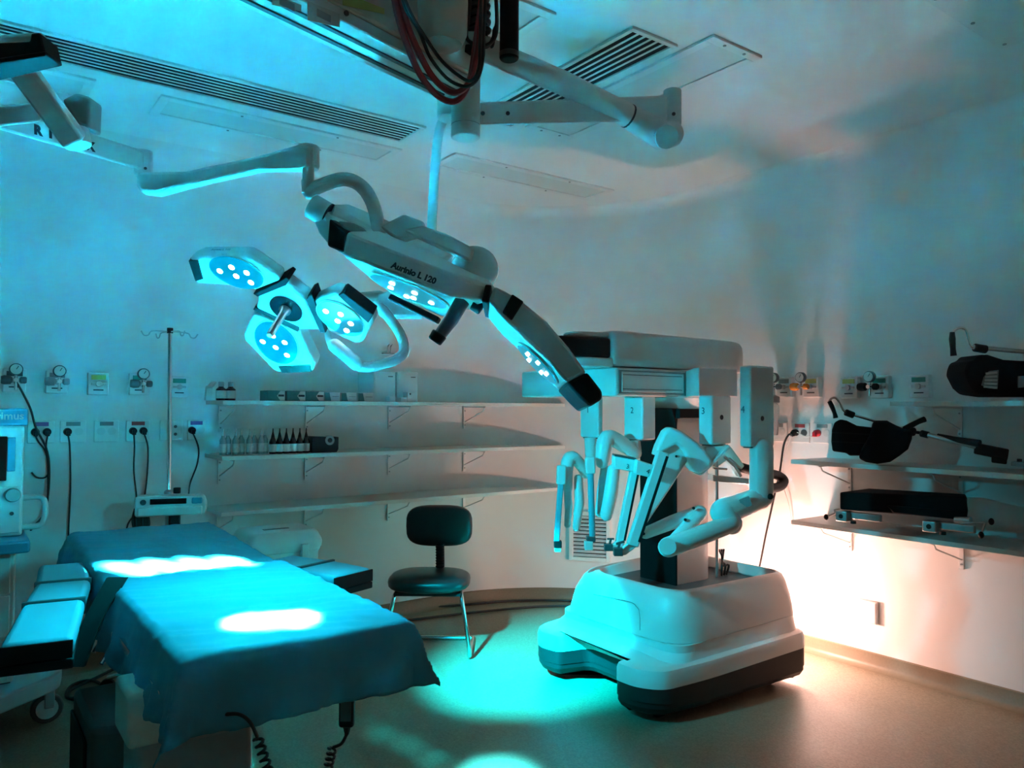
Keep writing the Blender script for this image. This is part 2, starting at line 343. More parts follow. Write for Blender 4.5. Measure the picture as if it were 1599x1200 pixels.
plug_cord(FB(.874, 1.306), 'black cord left of the infusion stand, right one of two', 1, [yb(231, 700), yb(230, 740), yb(226, 775), yb(222, 800, .15), yb(224, 850, .2), yb(222, 890, .2)])
plug_cord(FB(1.192, 1.306), 'black cord running from the socket by the shelves to the infusion pump', -1, [yb(310, 700), yb(308, 725), yb(297, 755), yb(294, 778, .3), Yp(290, 800, 4.38)])
b = B().tube([yb(26, 598, .12), yb(36, 615, .1), yb(48, 640, .06), yb(56, 668, .06), yb(72, 700, .05), yb(77, 735, .05), yb(73, 790, .08), yb(62, 815, .1), yb(48, 828, .2)], .0055, 8, 6)
tag(obj('gas_hose', b, 'cable'), 'black hose hanging from the gauge at the left edge', 'hose')
SR = [(2.748, 'redl'), (2.600, 'gl')]
socket(FR(2.748, 1.305), 'socket plate with red strip on the right wall behind the robot', 'redl', (-1, 1))
socket(FR(2.600, 1.307), 'socket plate holding a bright red plug on the right wall', 'gl', (-1,))
socket(FR(2.90, 1.305), 'socket plate mostly hidden behind the tallest robot arm', 'gl')
xr = lambda x, y, off=.03: Xp(x, y, XR-off)
plug_cord(FR(2.748, 1.305), 'long black cord curving from the right wall socket down behind the robot', -1, [xr(1232, 679, .08), xr(1224, 695, .08), xr(1218, 735, .1), xr(1208, 780, .12), xr(1196, 835, .15), xr(1185, 890, .2), V((3.9, 2.9, .3))], r=.006)
plug_cord(FR(2.600, 1.307), 'thin white cord with bright red plug on the right wall', -1, [xr(1258, 682), xr(1240, 676), xr(1228, 700), xr(1220, 745), xr(1232, 790), xr(1236, 830), xr(1230, 880)], 'offw', .003, 'redp')
o, a, n = FR(2.332, .313); t = thing('wall_plate', 'blank white cover plate low on the right wall in the warm glow', 'cover plate', o)
obj('plate', B().ob(o+n*.012, a, n, Z, .06, .012, .062), 'white', t, .008, 3)
obj('seam', B().ob(o+n*.0245, a, n, Z, .052, .0006, .054), 'offw', t, .002)
# small hook plate above the back shelves
o = Yp(605, 546, YB); t = thing('wall_hook', 'small steel hook bracket on the back wall above the white boxes', 'hook', o)
obj('plate', B().ob(o-Y*.012-Z*.03, X, Y, Z, .045, .012, .004), 'steel', t, .001)
for dx in (-.008, .015): obj('hook', B().tube([o+X*dx-Z*.025-Y*.015, o+X*dx+Z*.02-Y*.02, o+X*(dx+.008)+Z*.035-Y*.03], .005, 8, 3), 'chrome', t)
# return air grille on the curved wall
ang = math.radians(51); cc = V((XR-RC, YB-RC, 0)); go = cc+V((math.sin(ang), math.cos(ang), 0))*(RC-.022)+Z*.585; gn = V((-math.sin(ang), -math.cos(ang), 0)); ga = V((math.cos(ang), -math.sin(ang), 0))
q0 = P(906, 838, (go-C0).dot(F0)); go.z = q0.z
t = thing('wall_grille', 'louvred white air grille low on the curved wall behind the robot arms', 'air vent', go)
hw, hh = .155, .185
b = B()
for s in (-1, 1): b.ob(go+ga*(s*(hw-.015)), ga, gn, Z, .015, .014, hh); b.ob(go+Z*(s*(hh-.015)), ga, gn, Z, hw-.03, .014, .015)
obj('frame', b, 'white', t, .002); obj('backing', B().ob(go-gn*.010, ga, gn, Z, hw-.02, .003, hh-.02), 'dark', t)
for i in range(11):
    c = go+Z*(-hh+.045+i*(2*hh-.09)/10); obj('slat', B().ob(c, ga, (gn*.8-Z*.6).normalized(), (Z*.8+gn*.6).normalized(), hw-.03, .012, .0025), 'white', t)

# ---------------------------------------------------------------- shelves
def bracket(o, a, n, parent, reach=.30, drop=.145):
    b = B().ob(o+n*.006-Z*(drop/2+.01), a, n, Z, .011, .005, drop/2+.01); k = obj('bracket', b, 'white', parent, .001)
    b = B().tube([o+n*.012-Z*drop*.80, o+n*reach*.93-Z*.035, o+n*reach-Z*.010, o+n*reach-Z*.001], .004, 8); b.bar(o+n*.01-Z*.006, o+n*(reach+.02)-Z*.006, .012, .008); obj('brace', b, 'white', k)
    for zz in (.035, drop-.005): obj('screw', B().cyl(o+n*.011-Z*zz, o+n*.015-Z*zz, .005, n=8), 'grey', k)
SD = .36; TH = .024
BX = [1.33, 1.875, 2.47, 3.08]
for z, l in ((1.482, 'top white shelf on the back wall carrying boxes'), (1.166, 'middle white shelf on the back wall carrying bottles'), (.851, 'empty lowest white shelf on the back wall')):
    t = thing('wall_shelf', l, 'shelf', (2.2, YB, z), 'white shelves on the back wall')
    arc = [(XR-RC+(RC-.004)*math.sin(q), YB-RC+(RC-.004)*math.cos(q)) for q in [PI/2*i/40 for i in range(1, 33)]]
    arc = [p for p in arc if p[1] > YB-SD+.012]
    poly = [(1.245, YB-SD), (1.245, YB-.002), (2.9, YB-.002)]+arc
    yl = arc[-1]; poly.append((yl[0]+.02, YB-SD))
    obj('board', B().prism([V((x, y, z-TH)) for x, y in poly], (0, 0, TH)), 'shelf', t, .0015)
    for i, x in enumerate(BX):
        if i < 3: bracket(V((x, YB, z-TH)), X, -Y, t)
        else:
            q = math.asin((x-(XR-RC))/RC); bracket(V((x, YB-RC+RC*math.cos(q), z-TH)), X, -Y, t, .27)
for z, y1, l in ((1.490, 2.01, 'top white shelf on the right wall under a leg support'), (1.164, 2.578, 'middle white shelf on the right wall under the stirrup'), (.824, 2.58, 'lowest white shelf on the right wall under the black pad')):
    t = thing('wall_shelf', l, 'shelf', (XR, y1-.8, z), 'white shelves on the right wall')
    obj('board', B().box((XR-SD, .2, z-TH), (XR-.002, y1, z)), 'shelf', t, .0015)
    for y in (2.433, 1.83, 1.2, .55):
        if y < y1-.05: bracket(V((XR, y, z-TH)), -Y, -X, t)

# back wall shelf contents
ZT, ZM = 1.482, 1.166
def sx(px, off): return Yp(px, 620, YB-off).x
def bottle(name, lab, x, y, z, prof, m, group, cat='bottle', band=None, cap=None, capm='black'):
    t = thing(name, lab, cat, (x, y, z), group); obj('body', B().lathe((x, y, z), Z, prof, 16), m, t)
    if band: r, h0, h1, bm_ = band; obj('label', B().lathe((x, y, z), Z, [(r-.001, h0), (r+.0012, h0), (r+.0012, h1), (r-.001, h1)], 16), bm_, t)
    if cap: obj('cap', B().lathe((x, y, z), Z, cap, 14), capm, t)
    return t
for i, (px, l) in enumerate(((345, 'amber bottle at the left end of the top back shelf, left of two'), (360, 'amber bottle at the left end of the top back shelf, right of two'))):
    bottle('amber_bottle', l, sx(px, .24), YB-.24, ZT, [(.026, 0), (.028, .005), (.028, .065), (.014, .078), (.013, .085)], 'bglass', 'amber bottles on the top back shelf', band=(.028, .012, .058, 'label'), cap=[(.0155, .08), (.0155, .105), (.013, .108)], capm='grey')
b = B().bar(V((sx(322, .2), YB-.26, ZT+.075)), V((sx(338, .2), YB-.14, ZT+.105)), .03, .012); b.bar(V((sx(324, .2), YB-.2, ZT)), V((sx(326, .2), YB-.2, ZT+.08)), .04, .03)
t = thing('label_holder', 'pale angled card holder at the left tip of the top back shelf', 'holder', (sx(324, .2), YB-.2, ZT)); obj('holder', b, 'offw', t, .002)
boxes = [(406, 446), (448, 478), (478, 507), (507, 532), (533, 558), (559, 584)]
BL = ['small carton with arrow print, first in the row on the top back shelf', 'small carton with arrow print, second in the row of cartons', 'small carton with arrow print, third in the row of cartons',
      'small teal and white carton, fourth in the row of cartons', 'small teal and white carton, fifth in the row of cartons', 'small teal and white carton at the right end of the row touching the white boxes']
for i, (p0, p1) in enumerate(boxes):
    x0, x1 = sx(p0 if i else 417, .30), sx(p1, .30); x1 -= .004; y0 = YB-.30; h = .062 if i < 3 else .057; d = .13
    t = thing('carton', BL[i], 'box', ((x0+x1)/2, y0+d/2, ZT), 'cartons on the top back shelf')
    obj('box', B().box((x0, y0, ZT), (x1, y0+d, ZT+h)), 'teal' if i < 3 else 'card', t, .0015)
    k = x0+(x1-x0)*.62
    if i < 3:
        b = B().prism([V(q) for q in ((x1-.001, y0-.001, ZT+.003), (k+.012, y0-.001, ZT+.003), (k-.008, y0-.001, ZT+h*.5), (k+.012, y0-.001, ZT+h-.003), (x1-.001, y0-.001, ZT+h-.003))], (0, .0008, 0)); obj('print_panel', b, 'card', t)
        obj('print_line', B().box((k, y0-.002, ZT+h*.42), (x1-.006, y0-.0012, ZT+h*.62)), 'ink', t)
    else:
        kk = x0+(x1-x0)*.42; b = B().prism([V(q) for q in ((x0+.001, y0-.001, ZT+.003), (kk, y0-.001, ZT+.003), (kk-.006, y0-.001, ZT+h*.5), (kk-.012, y0-.001, ZT+h-.003), (x0+.001, y0-.001, ZT+h-.003))], (0, .0008, 0)); obj('print_panel', b, 'teal', t)
        obj('print_line', B().box((kk+.008, y0-.002, ZT+h*.5), (x1-.008, y0-.0012, ZT+h*.58)), 'grey', t)
for i, (p0, p1, l) in enumerate(((583, 618, 'tall white storage box on the top back shelf, left of the pair'), (620, 653, 'tall white storage box on the top back shelf, right of the pair'))):
    x0, x1 = sx(p0, .26), sx(p1, .26)-.004; y0 = YB-.26
    t = thing('storage_box', l, 'box', ((x0+x1)/2, YB-.13, ZT), 'tall white boxes on the top back shelf')
    obj('box', B().box((x0, y0, ZT), (x1, YB-.02, ZT+.20)), 'card', t, .003)
    obj('front_panel', B().box((x0+.008, y0-.003, ZT+.008), (x1-.006, y0, ZT+.185)), 'card', t, .001)
    obj('print_line', B().box((x1-.055, y0-.0045, ZT+.165), (x1-.02, y0-.003, ZT+.17)), 'ink', t)
for i, (p0, p1, h, l) in enumerate(((606, 616, .035, 'tiny white carton before the left tall box'), (624, 634, .03, 'tiny low white carton before the right tall box'), (634, 650, .065, 'small white carton with a dark dot before the right tall box'))):
    x0, x1 = sx(p0, .32), sx(p1, .32)-.003; t = thing('small_carton', l, 'box', ((x0+x1)/2, YB-.31, ZT))
    obj('box', B().box((x0, YB-.34, ZT), (x1, YB-.28, ZT+h)), 'card', t, .0015)
    if i == 2: obj('dot', B().cyl((x0+.02, YB-.3415, ZT+h-.012), (x0+.02, YB-.3395, ZT+h-.012), .006, n=10), 'ink', t)
def sm(px, off): return Yp(px, 690, YB-off).x
cn = ['left end', 'second', 'third', 'fourth', 'fifth', 'sixth', 'seventh', 'eighth']
for i, px in enumerate((348, 358, 368, 379, 390, 400, 408, 416)):
    bottle('clear_bottle', 'clear white-labelled bottle, %s%s in the row on the middle back shelf' % (cn[i], ' one' if i == 0 else ' from the left'), sm(px, .25), YB-.25+(.03 if i % 2 else 0), ZM, [(.017, 0), (.0185, .004), (.0185, .085), (.009, .105), (.006, .12)], 'bclear', 'clear bottles on the middle back shelf', band=(.0185, .015, .065, 'label'), cap=[(.008, .112), (.005, .128), (.0035, .15)], capm='card')
for i, px in enumerate((426, 436.5, 447, 457.5, 468, 478)):
    bottle('dropper_bottle', 'black bottle with pointed nozzle, %s in its shelf row' % ('first from the left', 'second', 'third', 'fourth', 'fifth', 'last beside the tape dispenser')[i], sm(px, .27), YB-.27, ZM, [(.019, 0), (.021, .004), (.021, .07), (.012, .095), (.010, .1)], 'bglass', 'black nozzle bottles on the middle back shelf', band=(.021, .012, .058, 'label' if i not in (2, 3) else 'beige'), cap=[(.0115, .096), (.009, .11), (.004, .13), (.003, .152)])
x0, x1 = sm(486, .28), sm(527, .28); y0 = YB-.30
t = thing('tape_dispenser', 'black tape dispenser at the right of the bottles on the middle back shelf', 'tape dispenser', ((x0+x1)/2, y0+.05, ZM))
b = B().prism([V((x0, y0, ZM)), V((x1-.01, y0, ZM)), V((x1, y0, ZM+.02)), V((x1, y0, ZM+.095)), V((x1-.02, y0, ZM+.095)), V((x1-.035, y0, ZM+.06)), V((x1-.06, y0, ZM+.095)), V((x0+.01, y0, ZM+.10)), V((x0, y0, ZM+.09))], (0, .10, 0)); obj('body', b, 'black', t, .004)
obj('tape_roll', B().cyl((x1-.06, y0-.004, ZM+.075), (x1-.06, y0+.03, ZM+.075), .03, n=24), 'grey', t)
obj('roll_core', B().cyl((x1-.06, y0-.006, ZM+.075), (x1-.06, y0+.01, ZM+.075), .015, n=20), 'dark', t)

# ---------------------------------------------------------------- floor-standing things along the back wall
def helix(p, q, r, turns, n=9):
    p, q = V(p), V(q); d = (q-p).normalized(); u = d.orthogonal().normalized(); v = d.cross(u)
    return [p+(q-p)*(i/(turns*n))+(u*math.cos(2*PI*i/n)+v*math.sin(2*PI*i/n))*r for i in range(turns*n+1)]
def rpoly(pts, r, n=5):
    out = []; N = len(pts)
    for i, p in enumerate(pts):
        p = V((*p, 0)); a = V((*pts[i-1], 0)); b = V((*pts[(i+1) % N], 0)); rr = r[i] if isinstance(r, (list, tuple)) else r
        if rr <= 0: out += [tuple(p[:2])]*1; continue
        da, db = (a-p), (b-p); rr = min(rr, da.length*.45, db.length*.45); s, e = p+da.normalized()*rr, p+db.normalized()*rr
        for k in range(n+1):
            t = k/n; q = s*(1-t)**2+p*2*t*(1-t)+e*t*t; out.append((q.x, q.y))
    return out
bc = V((1.485, 4.24, 0))
t = thing('storage_bin', 'tall pale plastic bin with a curved lid under the lowest back shelf', 'bin', bc)
pp = rpoly([(-.20, -.15), (.20, -.15), (.20, .15), (-.20, .15)], .05)
b = B().rings([[bc+V((x*k, y*k, z)) for x, y in pp] for z, k in ((0, .86), (.30, .92), (.655, 1), (.66, 1.03), (.675, 1.03))]); obj('body', b, 'offw', t)
b = B().rings([[bc+V((x*k, y*k, z)) for x, y in pp] for z, k in ((.676, 1.07), (.70, 1.08), (.715, 1.07), (.755, .97), (.77, .90), (.774, .8))]); obj('lid', b, 'offw', t)
obj('lid_label', B().box(bc+V((-.09, -.06, .775)), bc+V((.05, -.035, .778))), 'gl', t)
obj('latch', B().box(bc+V((.08, -.178, .60)), bc+V((.12, -.15, .70))), 'offw', t, .004)

ip = V((.93, 4.28, 0))
t = thing('infusion_stand', 'chrome infusion stand with four hooks behind the head of the table', 'infusion stand', ip)
for k in range(5):
    a = 2*PI*k/5+.3; e = ip+V((math.cos(a)*.27, math.sin(a)*.27, .075)); g = obj('leg', B().tube([ip+Z*.11, ip+V((math.cos(a)*.15, math.sin(a)*.15, .10)), e], [.016, .014, .012], 10), 'chrome', t)
    obj('caster', B().cyl(e-Z*.04+V((-math.sin(a), math.cos(a), 0))*.012, e-Z*.04-V((-math.sin(a), math.cos(a), 0))*.012, .035, n=16), 'black', g)
obj('pole', B().tube([ip+Z*.08, ip+Z*1.0], .0175, 14), 'chrome', t)
top = P(265.5, 517, ip.dot(F0)); up = obj('upper_pole', B().tube([ip+Z*.95, top], .0105, 12), 'chrome', t)
obj('collar', B().lathe(ip+Z*.985, Z, [(.022, -.03), (.024, -.01), (.024, .02), (.013, .03)], 16), 'steel', t)
obj('top_cap', B().cyl(top-Z*.012, top+Z*.015, .015, n=14), 'black', t)
for a in (.05, PI/2+.3, PI+.05, 3*PI/2+.3):
    d = V((math.cos(a), math.sin(a), 0)); k = 1 if abs(d.dot(R0)) > .6 else .8
    obj('hook', B().tube([top-Z*.005, top+d*.04-Z*.004, top+d*.09*k-Z*.008, top+d*.105*k-Z*.028, top+d*.125*k-Z*.03, top+d*.14*k-Z*.008], .0035, 8, 4), 'steel', t)
pc = V((.93, 4.22, .945))
pa, pn = V((.95, -.30, 0)).normalized(), V((-.30, -.95, 0)).normalized()
t = thing('infusion_pump', 'pale wide infusion pump clamped on the chrome stand', 'infusion pump', pc)
prf = rpoly([(-.165, -.055), (.165, -.05), (.17, .0), (.155, .045), (-.155, .05), (-.165, .04)], .018)
b = B(); b.prism([pc+pa*x+Z*y-pn*.05 for x, y in prf], pn*.10); obj('body', b, 'offw', t, .008, 3)
obj('front_ledge', B().ob(pc+pn*.052-Z*.028, pa, pn, Z, .15, .008, .022), 'white', t, .006, 3)
obj('screen', B().ob(pc+pn*.051+Z*.021-pa*.01, pa, pn, Z, .085, .003, .014), 'screen', t, .002)
obj('dial', B().cyl(pc+pn*.05+Z*.02-pa*.125, pc+pn*.058+Z*.02-pa*.125, .014, n=16), 'chrome', t)
obj('syringe_cover', B().ob(pc+pn*.055+Z*.022+pa*.125, pa, pn, Z, .025, .006, .015), 'blue', t, .005)
b = B().ob(pc-pn*.0+pa*.02-Z*.065, pa, pn, Z, .022, .03, .06); obj('pole_clamp', b, 'black', t, .005)
obj('clamp_knob', B().cyl(pc+pa*.025+Z*.055, pc+pa*.025+Z*.085, .018, n=14), 'black', t, .003)
for (x0, dx, l) in ((212, 0, 'left one'), (222, 6, 'right one')):
    b = B(); pts = []
    for k in range(3):
        pts += [P(x0+dx*.2+k*3, 795, 3.95), P(x0-4+k*5, 815, 3.93), P(x0+3+k*2, 838, 3.92), P(x0+10-k, 818, 3.95)]
    b.tube(pts, .009, 8, 4); tag(obj('cable_bundle', b, 'cable'), 'bundled black cable hanging beneath the infusion pump, %s of two' % l, 'cable bundle')

# anaesthesia machine at the left edge
yf = 3.95; xr_ = .279
t = thing('anaesthesia_machine', 'pale blue-banded anaesthesia machine cut off by the left edge', 'medical machine', (-.1, 4.25, 0))
obj('body', B().box((-.5, yf, .885), (xr_-.012, 4.55, 1.36)), 'offw', t, .012, 3)
obj('header', B().box((-.5, yf-.02, 1.36), (xr_, 4.55, 1.435)), 'blue', t, .01, 3)
obj('top_module', B().box((-.5, yf+.02, 1.437), (.175, 4.45, 1.64)), 'offw', t, .012, 3)
text('header_text', 'Primus', (.20, yf-.0215, 1.402), X, Z, .045, 'label', t, .001)
obj('screen', B().box((-.25, yf-.012, 1.125), (.205, yf, 1.315)), 'screen', t, .004)
obj('screen_bezel', B().box((.206, yf-.008, 1.165), (.235, yf, 1.31)), 'blue', t, .002)
obj('control_panel', B().box((-.45, yf-.018, .90), (xr_-.02, yf, 1.10)), 'offw', t, .006)
obj('control_knob', B().lathe((.228, yf-.018, 1.065), -Y, [(.03, 0), (.03, .02), (.026, .026)], 20), 'grey', t)
obj('indicator', B().cyl((.226, yf-.018, .985), (.226, yf-.024, .985), .008, n=12), 'ink', t)
for i in range(2): obj('socket', B().cyl((.16-.05*i, yf-.018, .97), (.16-.05*i, yf-.03, .97), .014, n=14), 'dgrey', t)
h = [V((xr_-.01, yf+.03, 1.045)), V((xr_+.05, yf+.02, 1.045)), V((xr_+.07, yf+.01, 1.02)), V((xr_+.07, yf+.01, .95)), V((xr_+.05, yf+.02, .92)), V((xr_-.01, yf+.03, .918))]
obj('handle', B().tube(h, .013, 12, 5), 'offw', t)
obj('work_shelf', B().box((-.5, yf-.14, .83), (xr_+.01, 4.55, .884)), 'blue', t, .012, 3)
obj('cabinet', B().box((-.48, yf+.02, .255), (xr_-.03, 4.52, .83)), 'offw', t, .01)
for i in range(3): obj('drawer', B().box((-.46, yf+.008, .27+i*.185), (xr_-.05, yf+.02, .445+i*.185)), 'offw', t, .004)
base = [(.46, 4.22), (.43, 4.02), (.15, 3.80), (-.5, 3.80), (-.5, 4.60), (.46, 4.60)]
obj('base', B().prism([V((x, y, .17)) for x, y in rpoly(base, .06)], (0, 0, .075)), 'grey', t, .01, 3)
obj('base_slot', B().box((.14, 4.0, .244), (.24, 4.25, .248)), 'dark', t)
for cx, cy in ((.39, 4.12), (.39, 4.52), (-.3, 3.9), (-.3, 4.5)):
    w_ = obj('caster', B().cyl((cx, cy-.018, .068), (cx, cy+.018, .068), .066, n=26), 'dgrey', t, .006)
    obj('wheel_hub', B().cyl((cx, cy-.022, .068), (cx, cy+.022, .068), .045, n=20), 'offw', w_); obj('fork', B().box((cx-.012, cy-.026, .068), (cx+.03, cy+.026, .165)), 'grey', w_, .006)
fl = lambda x, y, z=.009: Zp(x, y, z)
b = B().tube([fl(*q) for q in ((178, 1046), (150, 1060), (112, 1078), (108, 1092), (140, 1086), (160, 1073), (140, 1064), (112, 1072), (104, 1090), (128, 1096), (170, 1104), (200, 1108))], .008, 8, 6)
for i, v in enumerate(b.v): b.v[i] = (v[0], v[1], max(.001, v[2])+.003)
tag(obj('floor_cable', b, 'cable'), 'looped black cable on the floor by the caster', 'cable')

# ---------------------------------------------------------------- operating table
tx0, tx1 = .42, .945
t = thing('operating_table', 'operating table on a pale column, wrapped in blue drapes, with side arm boards', 'operating table', (.55, 2.5, 0))
obj('plinth', B().rings([[V((x, y, z)) for x, y in rpoly([(.30+o, 1.98+o), (.92-o, 1.98+o), (.92-o, 3.1-o), (.30+o, 3.1-o)], .06)] for z, o in ((0, 0), (.09, 0), (.11, .02))]), 'dgrey', t)
obj('lower_column', B().box((.362, 1.965, .10), (.64, 2.11, .665)), 'grey', t, .02, 3)
obj('side_cover', B().prism([V((x, y, .10)) for x, y in rpoly([(.30, 2.16), (.37, 2.13), (.55, 2.13), (.55, 2.50), (.30, 2.50)], .02)], (0, 0, .55)), 'dgrey', t, .015)
obj('side_panel', B().box((.292, 2.22, .16), (.30, 2.48, .60)), 'black', t, .003)
obj('upper_column', B().box((.345, 1.95, .66), (.655, 2.125, .785)), 'beige', t, .012, 3)
obj('table_frame', B().box((.42, 1.78, .775), (.92, 3.55, .815)), 'steel', t, .004)
for x in (.395, .945): obj('side_rail', B().box((x-.005, 1.85, .79), (x+.005, 2.62, .815)), 'chrome', t)
obj('seat_pad', B().box((tx0+.008, 1.73, .816), (tx1-.008, 2.655, .893)), 'vinyl', t, .02, 3)
obj('back_pad', B().hull8([(tx0+.01, 2.67, .816), (tx1-.01, 2.67, .816), (tx1-.01, 3.58, .85), (tx0+.01, 3.58, .85), (tx0+.01, 2.67, .878), (tx1-.01, 2.67, .878), (tx1-.01, 3.58, .918), (tx0+.01, 3.58, .918)]), 'vinyl', t, .02, 3)
def armboard(px, z, hw, first_lift=.0):
    pts = [Zp(*q, z) for q in px]; g = None
    d = (pts[-1]-pts[0]).normalized(); sd = d.cross(UZ).normalized()
    c = (pts[0]+pts[-1])/2; L = (pts[-1]-pts[0]).length
    g = obj('arm_board', B().ob(c-Z*.062, d, sd, Z, L/2, hw, .012), 'black', t, .004)
    for i in range(len(pts)-1):
        a, b_ = pts[i]+d*.006, pts[i+1]-d*.004
        b = B(); hz = .024; c = (a+b_)/2; b.ob(c-Z*.024, (b_-a).normalized(), sd, Z, (b_-a).length/2, hw, hz); q = obj('arm_pad', b, 'pad', g, .018, 3)
        if i == len(pts)-2: obj('end_strip', B().ob(b_+d*.003-Z*.026, d, sd, Z, .003, hw*.97, .021), 'black', g)
    for p in pts[1:-1]: obj('arm_strap', B().ob(p-Z*.022, d, sd, Z, .007, hw+.002, .0245), 'dgrey', g, .002)
    obj('rail_clamp', B().ob(pts[0]+d*.12-Z*.09, d, sd, Z, .05, .03, .018), 'steel', g, .004)
armboard([(100, 879), (99, 907), (85, 938), (57, 1003)], .885, .078)
armboard([(425, 872), (491, 881), (553, 894)], .862, .095)
obj('accessory_rail', B().tube([Zp(500, 915, .79), Zp(550, 920, .79), Zp(553, 912, .80), Zp(520, 905, .80)], .008, 8), 'steel', t)
for (x, y, z) in ((.40, 2.42, .735), (.40, 2.56, .73)):
    obj('rail_clamp', B().ob((x, y, z+.045), X, Y, Z, .016, .022, .03), 'steel', t, .004); obj('clamp_lever', B().tube([(x-.02, y, z+.03), (x-.045, y-.02, z+.0)], .006, 8), 'chrome', t)

def drape(name, x0, x1, y0, y1, z0, z1, drops, seed, m, lab):
    dl, dr, df, db = drops; nu, nv = 84, 104; vs = []; fs = []
    U_ = [-dl+(x1-x0+dl+dr)*i/nu for i in range(nu+1)]; V_ = [-df+(y1-y0+df+db)*j/nv for j in range(nv+1)]; W, L = x1-x0, y1-y0; rc = .012
    for v in V_:
        for u in U_:
            ol, orr, of, ob_ = max(0, -u), max(0, u-W), max(0, -v), max(0, v-L); ou, ov = max(ol, orr), max(of, ob_); o = math.hypot(ou, ov)
            x = x0+min(max(u, 0), W); y = y0+min(max(v, 0), L); zz = z0+(z1-z0)*min(max(v, 0), L)/L
            q = V((u*3+seed, v*3, seed)); nz = noise.noise(q*1.5)*.5+noise.noise(q*4)*.25
            e = min(o/rc, 1); out = rc*math.sin(e*PI/2) if o < rc else rc; drop = rc*(1-math.cos(e*PI/2)) if o < rc else rc+(o-rc)
            sc = min(1.12, max(ou, ov)/o+.08) if o > 0 else 1
            k = (drop/.12)
            fold = .030*k*(noise.noise(V((x*10+seed, y*10, zz*2-drop*3)))+.4)+.016*k*abs(noise.noise(V((x*26+drop*22, y*26-drop*15, seed))))+(.035*k*min(ou, ov)/.1 if False else .28*min(max(ol, orr), max(of, ob_)))
            if o > 0:
                dx, dy = (orr-ol)/o, (ob_-of)/o; x += dx*(out+fold+.004*k); y += dy*(out+fold+.004*k)
            z = zz-drop*sc*(1+.12*noise.noise(V((x*6, y*6, seed+5))))+nz*.005+(.010*abs(noise.noise(V((u*3, v*17+u*6, seed))))+.003*abs(noise.noise(V((u*22+v*9, v*5, seed)))) if o == 0 else .004*noise.noise(V((x*40, y*40, drop*30))))
            vs.append((x, y, z))
    for j in range(nv):
        for i in range(nu): a = j*(nu+1)+i; fs.append((a, a+1, a+nu+2, a+nu+1))
    b = B(); b.add(vs, fs); o = obj(name, b, m, ang=180); md = o.modifiers.new('thick', 'SOLIDIFY'); md.thickness = .003; md.offset = 1
    return tag(o, lab, 'drape')
drape('surgical_drape', tx0-.005, tx1+.005, 2.60, 3.60, .886, .926, (.13, .10, .0, .06), 3.3, 'sheet', 'blue drape on the raised head half of the table')
drape('surgical_drape', tx0, tx1+.006, 1.742, 2.665, .905, .905, (.16, .15, .14, .0), 1.7, 'sheet', 'blue drape hanging over the foot half of the table')
b = B(); q = [P(182, 903, 2.31), P(163, 935, 2.25), P(143, 970, 2.20), P(115, 1042, 2.12)]; wd = [.06, .055, .05, .055]
rs = []
for i, p in enumerate(q):
    s_ = R0*wd[i]/2; rs.append([p-s_, p+s_, p+s_+F0*.012, p-s_+F0*.012])
b.rings(rs); tag(obj('table_strap', b, 'dark'), 'wide black strap hanging off the left edge at the table break', 'strap')
# hand controls
hp = P(542, 1098, 1.93)
t = thing('hand_control', 'black hand control hanging under the right corner of the drape', 'hand control', hp)
obj('body', B().ob(hp, R0, F0, Z, .019, .014, .058), 'black', t, .008, 3)
obj('keypad', B().ob(hp-F0*.0145, R0, F0, Z, .013, .001, .04), 'dgrey', t)
b = B().tube([hp-Z*.058, hp-Z*.075, P(540, 1150, 1.93)], [.010, .006, .004], 8); b.tube([P(540, 1150, 1.93), P(533, 1162, 1.93), P(520, 1168, 1.93)], .004, 8, 4); b.tube(helix(P(519, 1168, 1.93), P(505, 1235, 1.93), .010, 8), .0035, 6); obj('coiled_cord', b, 'cable', t)
t = thing('coiled_cord', 'black coiled cord hanging down before the pale table column', 'cord', P(400, 1150, 1.68))
b = B().tube([P(345, 1117, 1.68), P(372, 1116, 1.66), P(390, 1128, 1.66), P(402, 1152, 1.66)], .004, 8, 5); b.tube(helix(P(402, 1152, 1.66), P(430, 1240, 1.66), .009, 8), .0036, 6); obj('coil', b, 'cable', t)
obj('cord_end', B().bar(P(338, 1118, 1.68), P(352, 1116, 1.68), .016, .014), 'black', t, .003)

# ---------------------------------------------------------------- chair and floor cables
sc = P(671, 906, 4.58); seat_z = sc.z
t = thing('operator_chair', 'black vinyl armless chair on a chrome cantilever frame near the back wall', 'chair', (sc.x, sc.y, 0))
obj('seat', B().srbox(sc, R0, F0, Z, .24, .215, .052, 3.0, 36, 16), 'vinyl', t)
bk = P(686, 821, 4.78); obj('backrest', B().srbox(bk, R0, (F0*.99+Z*.12).normalized(), (Z*.99-F0*.12).normalized(), .205, .045, .127, 3.4, 36, 16), 'vinyl', t)
b = B(); p0, p1 = P(687, 850, 4.72), P(687, 898, 4.68); rr = []
n = 22
for i in range(n+1): rr.append(((.022 if i % 2 else .028), (p1-p0).length*i/n))
b.lathe(p0, p1-p0, rr, 14); obj('bellows', b, 'black', t)
obj('back_bracket', B().bar(p1+F0*.03-Z*.005, bk+F0*.045-Z*.02, .05, .012, F0), 'black', t)
def at(r_, d_, z): return V((0, 0, z))+R0*r_+F0*d_
cx = sc.dot(R0); cd = sc.dot(F0)
